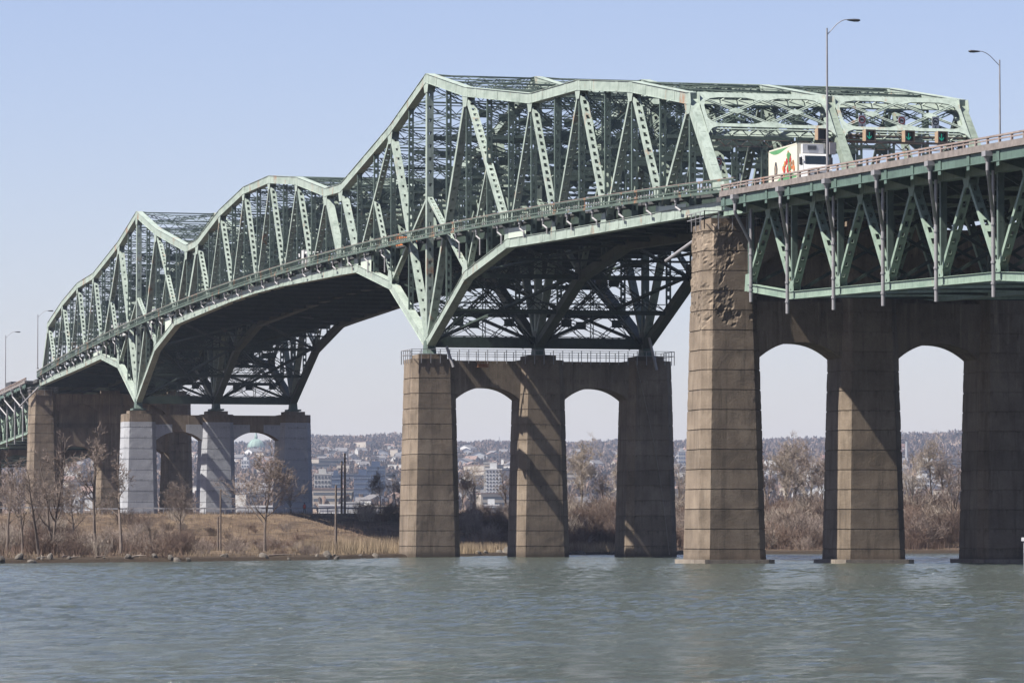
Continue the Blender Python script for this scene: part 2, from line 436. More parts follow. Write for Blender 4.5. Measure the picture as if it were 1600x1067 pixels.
for k in range(47):
    mb = MB(); s = k*KS; z = deckz(s)
    mb.box(-.1, 2*W+.1, s-.02, s+.02, z-2.0, z-.27); mb.box(-.1, 2*W+.1, s-.22, s+.22, z-2.04, z-2.0)
    for sx, x in ((-1, -.1), (1, 2*W+.1)):
        mb.prism([(x, s-.02, z-.13), (x+sx*.95, s-.02, z-.13), (x+sx*.95, s-.02, z-.35), (x, s-.02, z-.9)], (0, .04, 0))
    mb.build('floor_beam', M['deepgreenshade'], bridge)
for x in (-1.1, 2*W+1.1):
    mb = MB()
    ribbon(mb, x-.09, x+.09, .95, .16, -6.9); ribbon(mb, x-.06, x+.06, .30, .12, -6.9); ribbon(mb, x-.10, x+.10, .02, .26, -6.9)
    n = int(L_END/.95)
    for i in range(n+1):
        s = i*L_END/n; z = deckz(s); mb.box(x-.04, x+.04, s-.05, s+.05, z-.2, z+.82)
    mb.build('walkway_railing', M['rail'], bridge)
    mb = MB(); ribbon(mb, x-.10, x+.10, 1.0, .05, -6.9); mb.build('handrail', M['rustrail'], bridge)
for s0, s1 in ((10.3, 19.2), (70.0, 77.5), (147.5, 153.5), (186.5, 195.5), (255, 264), (297, 303), (373, 380.5), (431.3, 440.2)):
    mb = MB(); x = -.50
    za, zb_ = zbot(s0/KS)+.5, zbot(s1/KS)+.5
    mb.prism([(x, s0, za), (x, s1, zb_), (x, s1+.1, deckz(s1)-.75), (x, s0-.1, deckz(s0)-.75)], (.04, 0, 0))
    mb.build('access_plate', M['plate'], bridge)
for k in range(1, 46):
    if 10 < k < 14 or 32 < k < 36: continue
    s = k*KS + 2.2; mb = MB(); z = deckz(s); zb_ = zbot(s/KS)
    mb.tube([(-.95, s, z-.2), (-.95, s, z-.75), (-.95, s, z-1.05), (-.75, s-.9, z-1.45), (-.75, s-.9, max(zb_+.2, z-3.2))], .10, 8)
    mb.tube([(-.95, s, z-.35), (-.95, s, z-.6)], .16, 8)
    mb.build('drain_pipe', M['galv'], bridge)
for kk in (12, 34):
    for j in range(3):
        mb = MB(); x, s, z = j*W, kk*KS, zbot(kk)
        mb.prism([(x-.55, s-1.3, z-1.15), (x-.55, s+1.3, z-1.15), (x-.55, s+.5, z+.4), (x-.55, s-.5, z+.4)], (1.1, 0, 0))
        mb.box(x-1.1, x+1.1, s-1.6, s+1.6, z-1.45, z-1.15)
        mb.build('bearing_shoe', M['green'], bridge)
for s in (.3, L_END-.3):
    for j in range(3):
        mb = MB(); mb.box(j*W-.35, j*W+.35, s-.3, s+.3, 31.0, 33.0); mb.box(j*W-.8, j*W+.8, s-.8, s+.8, 30.72, 31.0)
        mb.build('end_bearing', M['green'], bridge)
# hanging sign gantry girders inside the right end
for s, z, w_ in ((6.0, deckz(6)+5.2, .16),):
    mb = MB()
    for dz in (0, .55): mb.beam((W+.4, s+1.2, z+dz), (2*W-.4, s+1.2, z+dz), (0,1,0), .1, .07)
    laced(mb, (.6, s+2.4, z-.3), (2*W-.6, s+2.4, z-.3), .6, (0,0,1), .7, .05, .03)
    mb.build('signal_girder', M['rustrail'], bridge)

# ------------------------------------------------------------------ approach spans
def approach(name, label, sgn, base, spans=1):
    """built along s<=0 and mirrored for the far end"""
    root = empty(name, label, 'bridge span', (0, 0, 0))
    f = (lambda s: s) if sgn > 0 else (lambda s: L_END - s)
    zf = lambda s: apprz(s if sgn > 0 else L_END - s)
    def P(x, s, z): return V((x, f(s), z))
    A = M['appr']
    Ln = 86.1*spans
    tops = [(-2-12.3*i) for i in range(int(Ln//12.3)+1)]
    tc = lambda s: 31.35 + .0265*s
    nb = []
    for sp in range(spans):
        o = -86.1*sp
        nb += [(o-8.2, 24.1+.0265*o)] + [(o-8.2-12.3*i, 22.75+.0265*(o-12.3*(i-1))) for i in range(1, 6)] + [(o-8.2-12.3*5.75, 22.75+.0265*(o-12.3*6))]
    for j in range(3):
        x = j*W
        for sp in range(spans):
            o = -86.1*sp; e = o-84.6
            mb = MB(); mb.beam(P(x, o-1.2, tc(o-1.2)), P(x, e, tc(e)), (1,0,0), .36, .42)
            mb.beam(P(x, o-1.2, tc(o-1.2)+.44), P(x, e, tc(e)+.44), (1,0,0), .44, .02); mb.beam(P(x, o-1.2, tc(o-1.2)-.44), P(x, e, tc(e)-.44), (1,0,0), .44, .02)
            for i in range(1, 7):
                s = o-2-12.3*i
                for sx in (-1, 1): mb.prism([P(x+sx*.362, s-.8, tc(s)+.4), P(x+sx*.362, s+.8, tc(s)+.4), P(x+sx*.362, s+.8, tc(s)-.5), P(x+sx*.362, s+.4, tc(s)-1.25), P(x+sx*.362, s-.4, tc(s)-1.25), P(x+sx*.362, s-.8, tc(s)-.5)], (sx*.025, 0, 0))
            mb.build('top_chord', A, root)
            seg = nb[7*sp:7*sp+7]
            mb = MB()
            for (s0, z0), (s1, z1) in zip(seg, seg[1:]):
                mb.beam(P(x, s0, z0), P(x, s1, z1), (1,0,0), .3, .30)
                mb.beam(P(x, s0, z0+.31), P(x, s1, z1+.31), (1,0,0), .4, .02); mb.beam(P(x, s0, z0-.31), P(x, s1, z1-.31), (1,0,0), .4, .02)
            for s, z in seg:
                for sx in (-1, 1): mb.prism([P(x+sx*.302, s-.9, z-.28), P(x+sx*.302, s+.9, z-.28), P(x+sx*.302, s+.6, z+1.2), P(x+sx*.302, s-.6, z+1.2)], (sx*.025, 0, 0))
            mb.build('bottom_chord', A, root)
            for i in range(7):
                sb, zb_ = seg[i]
                for st in (o-2-12.3*i, o-2-12.3*(i+1)):
                    if st < e-.5: st = e
                    if i == 0 and st > o-3: continue
                    mb = MB(); webmember(mb, P(x, st, tc(st)-.5), P(x, sb, zb_+.35), .34, .66, 1.15, .5)
                    mb.build('diagonal', A, root)
                mb = MB(); webmember(mb, P(x, sb, tc(sb)-.4), P(x, sb, zb_+.3), .3, .5, 3, .985)
                mb.build('post', M['green'], root)
    # cross bracing
    for i, (s, z) in enumerate(nb):
        mb = MB()
        for j in range(2):
            x0, x1 = j*W+.3, (j+1)*W-.3
            for (a, b_) in (((x0, z+.3), (x1, tc(s)-.6)), ((x1, z+.3), (x0, tc(s)-.6))):
                p, q = P(a[0], s, a[1]), P(b_[0], s, b_[1]); off = V((0, .1 if a[0] == x0 else -.1, 0))
                mb.beam(p+off, q+off, (0,1,0), .09, .13)
            mb.beam(P(x0, s, z), P(x1, s, z), (0,1,0), .14, .16)
            mb.beam(P(x0, s, tc(s)-.5), P(x1, s, tc(s)-.5), (0,1,0), .14, .2)
        mb.build('cross_frame', M['deepgreenshade'], root)
    mb = MB()
    for i in range(len(nb)-1):
        (s0, z0), (s1, z1) = nb[i], nb[i+1]
        for j in range(2):
            x0, x1 = j*W+.3, (j+1)*W-.3
            mb.beam(P(x0, s0, z0-.12), P(x1, s1, z1-.12), (0,0,1), .09, .12); mb.beam(P(x1, s0, z0+.1), P(x0, s1, z1+.1), (0,0,1), .09, .12)
        for q in (.33, .66):
            s, z = lerp(s0, s1, q), lerp(z0, z1, q); mb.beam(P(.3, s, z), P(2*W-.3, s, z), (0,0,1), .08, .08)
    mb.build('bottom_lateral_bracing', A, root)
    # deck
    zs = lambda s: apprz(s) - 1.0
    def rib(mb, x0, x1, zt, th, s0=-7.0, s1=-Ln+.3, n=12):
        for i in range(n):
            a, b_ = lerp(s0, s1, i/n), lerp(s0, s1, (i+1)/n); za, zb_ = zs(a)+zt, zs(b_)+zt
            v = [P(x0,a,za-th),P(x1,a,za-th),P(x1,b_,zb_-th),P(x0,b_,zb_-th),P(x0,a,za),P(x1,a,za),P(x1,b_,zb_),P(x0,b_,zb_)]
            mb.add(v, [(0,3,2,1),(4,5,6,7),(1,2,6,5),(3,0,4,7)] + ([(0,1,5,4)] if i == 0 else []) + ([(2,3,7,6)] if i == n-1 else []))
    mb = MB(); rib(mb, -2.07, 2*W+2.07, .4, .62); rib(mb, -.95, 2*W+.95, .4, .62, -.9, -6.98, 1); mb.build('road_deck', M['asphalt'], root)
    for x in (-2.3, 2*W+2.3):
        sg = -1 if x < 0 else 1
        mb = MB(); rib(mb, x-.22, x+.22, .42, .50); mb.build('concrete_curb', M['slab'], root)
        mb = MB(); rib(mb, x-.12, x+.12, 1.0, .13); rib(mb, x-.06, x+.06, .76, .10)
        n = int(Ln/2.45)
        for i in range(n+1):
            s = -7.1-i*2.45
            if s < -Ln+.5: break
            p = P(x, s, zs(s)); mb.box(p.x-.08, p.x+.08, p.y-.1, p.y+.1, p.z+.35, p.z+.95)
        mb.build('guard_rail', M['rustrail'], root)
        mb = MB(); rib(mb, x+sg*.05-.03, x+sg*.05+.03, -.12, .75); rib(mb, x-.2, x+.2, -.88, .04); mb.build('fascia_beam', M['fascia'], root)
        mb = MB(); rib(mb, x+sg*.245-.015, x+sg*.245+.015, .05, .13); mb.build('curb_edge', M['slab'], root)
        n = int(Ln/6.15)
        for i in range(n):
            s = -8.05-6.15*i; z = zs(s)
            if s < -Ln+.5: break
            mb = MB(); mb.prism([P(x+sg*.1, s, z-.3), P(x+sg*.1, s, z-.9), P(x-sg*1.9, s, z-1.45), P(x-sg*1.9, s, z-.3)], (0, .05, 0))
            mb.box(min(x+sg*.12, x+sg*.16), max(x+sg*.12, x+sg*.16), P(0,s,0).y-.3, P(0,s,0).y+.3, z-1.25, z-.15)
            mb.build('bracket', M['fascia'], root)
    for x in [.0, 2.6, 5.2, 7.8, 10.4, 13.0, 15.6, 18.2, 20.8, 23.4, 26.0]:
        mb = MB(); rib(mb, x-.05, x+.05, -.27, .62); mb.build('stringer', M['deepgreenshade'], root)
    for i in range(len(nb)):
        if i % 6 == 5 and spans == 1 and False: continue
        s = nb[i][0]-1.0 if i % 7 else nb[i][0]-3.0
        z = zs(s); mb = MB()
        zb_ = nb[i][1]-1.6 if i % 7 else 22.9+.0265*nb[i][0]
        hs_ = s - (.8 if i % 7 == 0 else 3.4); zh = zs(hs_)
        mb.tube([P(-2.62, hs_, zh-.45), P(-2.62, hs_, zh-1.5), P(-2.55, hs_+.1, zh-1.75), P(-1.1, s-.2, z-4.1), P(-.95, s, z-4.7), P(-.95, s, zb_)], .15, 10)
        for zz in (z-5.2, z-8.0, zb_+1): mb.tube([P(-.95, s, zz-.08), P(-.95, s, zz+.08)], .2, 10)
        pipe = mb.build('drain_pipe', M['galv'], root)
        mb = MB(); q = P(-2.62, hs_, zh)
        mb.box(q.x-.33, q.x+.33, q.y-.4, q.y+.4, zh-.5, zh-.12)
        mb.tube([(q.x, q.y, zh-.5), (q.x, q.y, zh-.85)], [.33, .18], 8); mb.build('hopper', M['galv'], pipe)
        mb = MB(); mb.tube([P(-.93, s, z-1.3), P(-.95, s, z-4.7)], .13, 8); mb.build('conduit', M['galv'], root)
    return root
approach('approach_span', 'dark green deck truss span with grey drain pipes above the right-hand river pier', 1, 0)
approach('approach_span', 'far green deck truss spans carrying the road behind the left-hand bare trees', -1, 0, 2)

# ------------------------------------------------------------------ piers
def colsec(cx, cy, z, hw, hd, ch):
    t = 1 - .0073*z
    hw, hd, ch = hw*t, hd*t, ch
    a = [(-hw+ch,-hd),(hw-ch,-hd),(hw,-hd+ch),(hw,hd-ch),(hw-ch,hd),(-hw+ch,hd),(-hw,hd-ch),(-hw,-hd+ch)]
    return [(cx+p, cy+q, z) for p, q in a]
HW, HD, CHM = 3.12, 3.2, .78
def column(cx, cy, z0, z1, parent, mat, rough=0.0, seed=0, zw=None):
    mb = MB(); zs = []; z = z0; lift = 1.76
    # joints are real recesses
    first = z0 + 1.3
    z = z0; lv = [(z0, 0)]
    q = first
    while q < z1-.6:
        lv += [(q-.05, 0), (q-.035, .07), (q+.035, .07), (q+.05, 0)]; q += lift
    lv += [(z1, 0)]
    # subdivide the levels
    lev = []
    for (a, ia), (b_, ib) in zip(lv, lv[1:]):
        n = max(1, int((b_-a)/(.2 if rough else .42))) if ia == ib == 0 else 1
        for i in range(n): lev.append((lerp(a, b_, i/n), lerp(ia, ib, i/n)))
    lev.append(lv[-1])
    nper = []; rows = []
    for z, ins in lev:
        sec = colsec(cx, cy, z, HW, HD, CHM); row = []
        for i in range(8):
            p, q2 = V(sec[i]), V(sec[(i+1) % 8]); m_ = max(1, int((q2-p).length/.45))
            m_ = (22 if rough else 10) if i % 2 == 0 else (4 if rough else 2)
            for j in range(m_):
                w = p.lerp(q2, j/m_); c = V((cx, cy, z)); d = (w-c).normalized()
                r = ins
                nv = noise.noise(V((w.x*.9+seed, w.y*.9, w.z*.9)))
                r += .02*nv
                if j == 0: r += .05*max(0, noise.noise(V((w.x*2, w.y*2+seed, w.z*1.7))))
                if rough:
                    k = rough*(1 if z > z1-9 + 3*noise.noise(V((w.x*.4, w.y*.4, seed))) else 0)
                    nn = noise.noise(V((w.x*.5+9, w.y*.5+seed, w.z*.3))) + .38*noise.noise(w*1.7) + .2*noise.noise(w*4.1)
                    if nn > -.03: r += k*(.075+.06*noise.noise(w*3.3))
                row.append(tuple(w - d*r))
        rows.append(row)
    n = len(rows[0]); o = 0
    mb.v = [p for r in rows for p in r]
    for i in range(len(rows)-1):
        zz = lev[i][0]
        for j in range(n):
            mb.f.append((i*n+j, i*n+(j+1) % n, (i+1)*n+(j+1) % n, (i+1)*n+j))
            mb.mi.append(1 if (zw and zz < zw) else 0)
    mb.f.append(tuple((len(rows)-1)*n+j for j in range(n))); mb.mi.append(0)
    return mb.build('column', [mat, M['concwhite']], parent)
def archwall(x0, x1, s, z_spring, z_crown, z_top, th, parent, mat, z_sw=None):
    """wall with an arched underside between columns"""
    n = 20; pts = []
    for i in range(n+1):
        t = i/n; x = lerp(x0, x1, t); h = z_crown - z_spring
        pts.append((x, z_spring + h*(1-abs(2*t-1)**2.3)))
    mb = MB()
    fr = [(x, s-th, z) for x, z in pts] + [(x, s-th, z_top) for x, z in reversed(pts)]
    m_ = len(pts)
    vs = [(x, s-th, z) for x, z in pts] + [(x, s-th, z_top) for x, z in pts] + [(x, s+th, z) for x, z in pts] + [(x, s+th, z_top) for x, z in pts]
    fs = []
    for i in range(n):
        fs += [(i, i+1, m_+i+1, m_+i), (2*m_+i+1, 2*m_+i, 3*m_+i, 3*m_+i+1), (i+1, i, 2*m_+i, 2*m_+i+1), (m_+i, m_+i+1, 3*m_+i+1, 3*m_+i)]
    mb.add(vs, fs)
    # horizontal ledge joint
    return mb.build('arch_wall', mat, parent)
def pier(s, ztopc, z0, label, kind, white=None, cols=(0,1,2), foot=False, rough=0):
    root = empty('bridge_pier', label, 'bridge pier', (0, 0, 0), group='concrete bridge piers')
    for j in cols:
        column(j*W, s, z0, ztopc, root, M['conc'], rough if j == 0 else rough*.4, seed=s*.37+j*5.1, zw=white)
        mb = MB(); mb.box(j*W-1.7, j*W+1.7, s-1.8, s+1.8, ztopc, ztopc+.55); mb.build('bearing_block', M['conc'], root)
        if foot:
            mb = MB(); mb.prism([V(p)+V((0,0,-1)) for p in colsec(j*W, s, .0, HW+.6, HD+.6, CHM)], (0,0,1.38)); mb.build('footing', M['foot'], root)
    for j in range(2):
        if j not in cols or j+1 not in cols: continue
        for (zs, zc, zt_) in ([(18.1, 19.7, ztopc-.15)] if kind == 1 else [(18.1, 19.7, 23.3), (26.0, 27.9, ztopc-.15)]):
            t = 1 - .0073*zs
            inx = HW*t - .25
            if zs > 20:
                mb = MB(); mb.box(j*W+inx, (j+1)*W-inx, s-.9, s+.9, 23.0, ztopc-.3); mb.build('recessed_panel', M['conc'], root)
            wm = archwall(j*W+inx, (j+1)*W-inx, s, zs, zc, zt_, 2.0, root, M['conc'])
            if white:
                for sx, xa in ((1, j*W+inx), (-1, (j+1)*W-inx)):
                    mb = MB(); x1 = xa+sx*2.9
                    n = 8; h = zc-zs; w_ = (W-2*inx)
                    pts = []
                    for i in range(n+1):
                        x = lerp(xa, x1, i/n); t2 = abs(x-xa)/w_; pts.append((x, s-2.01, zs-.01 + h*(1-abs(2*t2-1)**2.3)))
                    pts += [(x1, s-2.01, 20.9), (xa, s-2.01, 20.9)]
                    mb.prism(pts, (0, -.06, 0)); mb.build('coating_panel', M['concwhite'], root)
    return root
def pier_rail(root, s, z, x0, x1, y0, y1):
    mb = MB()
    cs = [(x0,y0),(x1,y0),(x1,y1),(x0,y1)]
    for i in range(4):
        a, b_ = V((*cs[i], z)), V((*cs[(i+1) % 4], z)); ln = (b_-a).length; n = max(1, int(ln/1.1))
        for h in (.55, 1.1): mb.beam(a+V((0,0,h)), b_+V((0,0,h)), (0,0,1), .03, .03)
        for k in range(n+1):
            p = a.lerp(b_, k/n); mb.beam(p+V((0,0,-.5)), p+V((0,0,1.12)), (1,0,0), .035, .035)
    mb.build('railing', M['galv'], root)
p1 = pier(0, 30.1, 0, 'tall brown concrete pier at the right with spalled top and pale footing in the water', 2, foot=True, rough=1)
pier_rail(p1, 0, 30.1, -2.6, 2.6, -2.7, 2.7)
p2 = pier(117.5, 22.9, 0, 'brown concrete pier with two arches standing in the water at the middle', 1)
pier_rail(p2, 117.5, 22.9, -2.72, 2*W+2.72, 114.7, 120.3)
p3 = pier(333, 22.6, 5, 'concrete pier coated pale grey on the river bank', 1, white=21)
p4 = pier(L_END, 29.9, 5, 'dark brown two-tier concrete pier behind the pale grey pier', 2)
pier_rail(p4, L_END, 29.9, -2.6, 2.6, L_END-2.7, L_END+2.7)
p5 = pier(L_END+86.1, 27.8, 5, 'farthest brown concrete pier half hidden by trees at the left edge', 2)
p0 = pier(-87.5, 28.0, -.5, 'pier beyond the right edge of which only a pale footing corner shows', 1, cols=(0,1,2))
mb = MB(); mb.prism([(-3.0, -92.2, -1), (3.4, -92.2, -1), (4.0, -91.6, -1), (4.0, -83.2, -1), (-3.5, -83.2, -1), (-3.3, -91.6, -1)], (0,0,3.1))
mb.prism([(-3.62, -92.4, 2.1), (4.1, -92.4, 2.1), (4.1, -83.0, 2.1), (-3.6, -83.0, 2.1)], (0,0,.25))
mb.build('footing', M['concwhite'], p0)
# pipes and cradle on the piers
def pipe_thing(name, label, pts, r, mat, cat='pipe', n=8):
    mb = MB(); mb.tube(pts, r, n); o = mb.build(name, mat); return tag(o, label, cat)
pipe_thing('drain_pipe', 'slanting pale pipe sticking out from the top of the tall right pier', [(-3.9, 5.2, 27.2), (-1.9, 2.4, 29.0)], .16, M['galv'])
pipe_thing('drain_pipe', 'short grey pipe over the near edge of the middle pier top', [(1.2, 113.9, 24.3), (1.9, 113.4, 21.9)], .17, M['galv'])
pipe_thing('drain_pipe', 'grey pipe hanging beside the far corner of the middle pier top', [(2*W-.6, 113.8, 25.6), (2*W+.2, 113.4, 21.8)], .17, M['galv'])
pipe_thing('drain_pipe', 'pale slanting pipe beside the top of the far left pier', [(-4.6, L_END-1, 27.2), (-1.2, L_END-3.4, 31.0)], .16, M['galv'])
mb = MB(); mb.box(5.0, 6.3, 114.3, 115.3, 21.95, 22.05)
for x in (5.03, 5.65, 6.27): mb.box(x-.03, x+.03, 114.3, 114.36, 22.05, 22.65)
mb.box(5.0, 6.3, 114.28, 114.33, 22.58, 22.66); mb.box(5.1, 6.2, 114.4, 114.9, 22.05, 22.4)
tag(mb.build('work_cradle', M['rust']), 'orange hanging work platform on the wall of the middle pier', 'work platform')
mb = MB()
rp = [(2*W-2.0+3.9*t + .5*math.sin(t*3.1), 113.8-.9*t*0-.35, 22.9-22.6*t) for t in [i/14 for i in range(15)]]
rp = [(x, 117.5-HD*(1-.0073*z)-.18, z) for x, y, z in rp]
mb.tube(rp, .045, 5); tag(mb.build('rope', M['foot']), 'long pale rope hanging down the right column of the middle pier', 'rope')

# ------------------------------------------------------------------ street lamps
def lamp(label, x, y, zb, h, side, L=2.4):
    root = empty('street_lamp', label, 'street lamp', (x, y, zb), group='street lamps on the bridge')
    mb = MB(); mb.tube([(0,0,0), (0,0,h)], [.11, .065], 10); mb.tube([(0,0,0), (0,0,.3)], .2, 8); mb.build('pole', M['galv'], root)
    mb = MB(); mb.tube([(0,0,h-.55), (side*L*.35, 0, h+.35), (side*L*.5, 0, h+.6), (side*L*.62, 0, h+.72), (side*L*.75, 0, h+.75)], .035, 8)
    arm = mb.build('arm', M['galv'], root)
    mb = MB(); pr = [(0, .06, .06), (.25, .10, .10), (.6, .17, .14), (.95, .17, .13), (1.1, .06, .06)]
    n = 10; o = 0
    for dx, ry, rz in pr:
        for k in range(n):
            t = 2*math.pi*k/n; mb.v.append((side*(L*.72+dx), ry*math.cos(t), h+.73+rz*math.sin(t)*(.7 if math.sin(t) > 0 else 1.1)))
    for i in range(len(pr)-1):
        for k in range(n): mb.f.append((i*n+k, i*n+(k+1) % n, (i+1)*n+(k+1) % n, (i+1)*n+k)); mb.mi.append(0)
    mb.f.append(tuple(range(n))); mb.mi.append(0); mb.f.append(tuple((len(pr)-1)*n+k for k in range(n))); mb.mi.append(0)
    mb.build('lamp_head', M['darkgrey'], root)
    return root
l1 = lamp('tall grey street lamp before the portal with a grey cabinet on its pole', -2.3, -36.4, 32.0, 11.5, 1)
mb = MB(); mb.box(.12, .62, -.3, .2, 1.25, 2.2); mb.build('cabinet', M['galv'], l1)
lamp('grey street lamp at the right edge with its arm pointing left', 2*W+2.4, 5.9, 33.4, 13.0, -1, 2.7)
lamp('thin street lamp beside the far left end of the steel truss', -2.2, L_END-9, 34.2, 10.4, 1, 2.6)
lamp('thin street lamp standing alone at the left edge of the bridge', -2.3, 489, 32.0, 10.8, 1, 2.6)
lamp('small low street lamp far off by the left approach rail', 2*W+2.3, 640, 28.0, 7.5, -1, 3)

# ------------------------------------------------------------------ lane signals and signs
PN = V((0, -(ztop(1)-zbot(0)), KS)).normalized()
def on_portal(x, d):
    D = V((0, -KS, zbot(0)-ztop(1))).normalized()
    return V((x, KS, ztop(1))) + D*d
names = ['dark lane signal with no arrow hung under the left half of the portal', 'green arrow lane signal nearest the rusty middle post',
         'green arrow lane signal between two others', 'green arrow lane signal nearest the right end of the portal']
for i, (x, lit) in enumerate(((11.2, 0), (15.8, 1), (19.6, 1), (22.8, 1))):
    p = on_portal(x, 4.0)
    root = empty('lane_signal', names[i], 'lane signal', (p.x, p.y-1.0, p.z-.45), R(12), 'lane signals'); root.scale = (.82,)*3
    mb = MB(); mb.box(-.6, .6, 0, .45, -.6, .6)
    for a in ((-.66,.66,.54,.66),(-.66,.66,-.66,-.54)): mb.box(a[0], a[1], -.35, .02, a[2], a[3])
    mb.box(-.66, -.54, -.35, .02, -.54, .54); mb.box(.54, .66, -.35, .02, -.54, .54); mb.build('housing', M['tan'], root)
    mb = MB(); mb.box(-.535, .535, -.02, -.004, -.535, .535); mb.build('screen', M['black'], root)
    mb = MB(); mb.box(-.06, .06, .45, 1.3, -.05, .05); mb.build('bracket', M['galv'], root)
    if lit:
        mb = MB(); mb.box(-.045, .045, -.05, -.03, -.3, .38)
        for sg in (-1, 1): mb.beam((0, -.04, -.36), (sg*.3, -.04, -.04), (0,1,0), .01, .055)
        mb.build('arrow', M['lampgreen'], root)
def round_sign(x, y, z, label, truckcol, ring, arrow=True):
    root = empty('prohibition_sign', label, 'road sign', (x, y, z), R(12), 'round truck signs')
    def disc(mb, r0, r1, yy, th):
        n = 24
        for k in range(n):
            a, b_ = 2*math.pi*k/n, 2*math.pi*(k+1)/n
            pts = [(r1*math.cos(a), yy, r1*math.sin(a)), (r1*math.cos(b_), yy, r1*math.sin(b_)), (r0*math.cos(b_), yy, r0*math.sin(b_)), (r0*math.cos(a), yy, r0*math.sin(a))]
            if r0 == 0: pts = pts[:3]
            mb.prism(pts, (0, th, 0))
    mb = MB(); mb.box(-.38, .38, 0, .03, -.85, .45); mb.build('panel', M['white'], root)
    mb = MB(); disc(mb, .25, .36, -.012, .01); mb.build('ring', M[ring], root)
    mb = MB(); mb.box(-.2, .06, -.016, -.002, -.06, .12); mb.box(.06, .2, -.016, -.002, -.06, .05)
    mb.box(-.16, -.08, -.016, -.002, -.13, -.06); mb.box(.06, .14, -.016, -.002, -.13, -.06); mb.build('symbol', M[truckcol], root)
    if arrow:
        mb = MB(); mb.box(-.05, .05, -.016, -.002, -.62, -.42); mb.prism([(-.16,-.016,-.6),(0,-.016,-.78),(.16,-.016,-.6)], (0,.014,0)); mb.build('arrow', M['black'], root)
for x, l, r_ in ((15.55, 'round red truck prohibition sign above the signal nearest the middle post', 'red'), (19.4, 'round red truck prohibition sign above the central green arrow', 'red'), (22.7, 'round dark ringed truck sign above the right green arrow', 'black')):
    p = on_portal(x, 2.35); round_sign(p.x, p.y-.85, p.z-.1, l, 'black', r_)
round_sign(8.6, 30, 38.6, 'small round red sign deep inside the bridge left of the white truck', 'black', 'red', False)

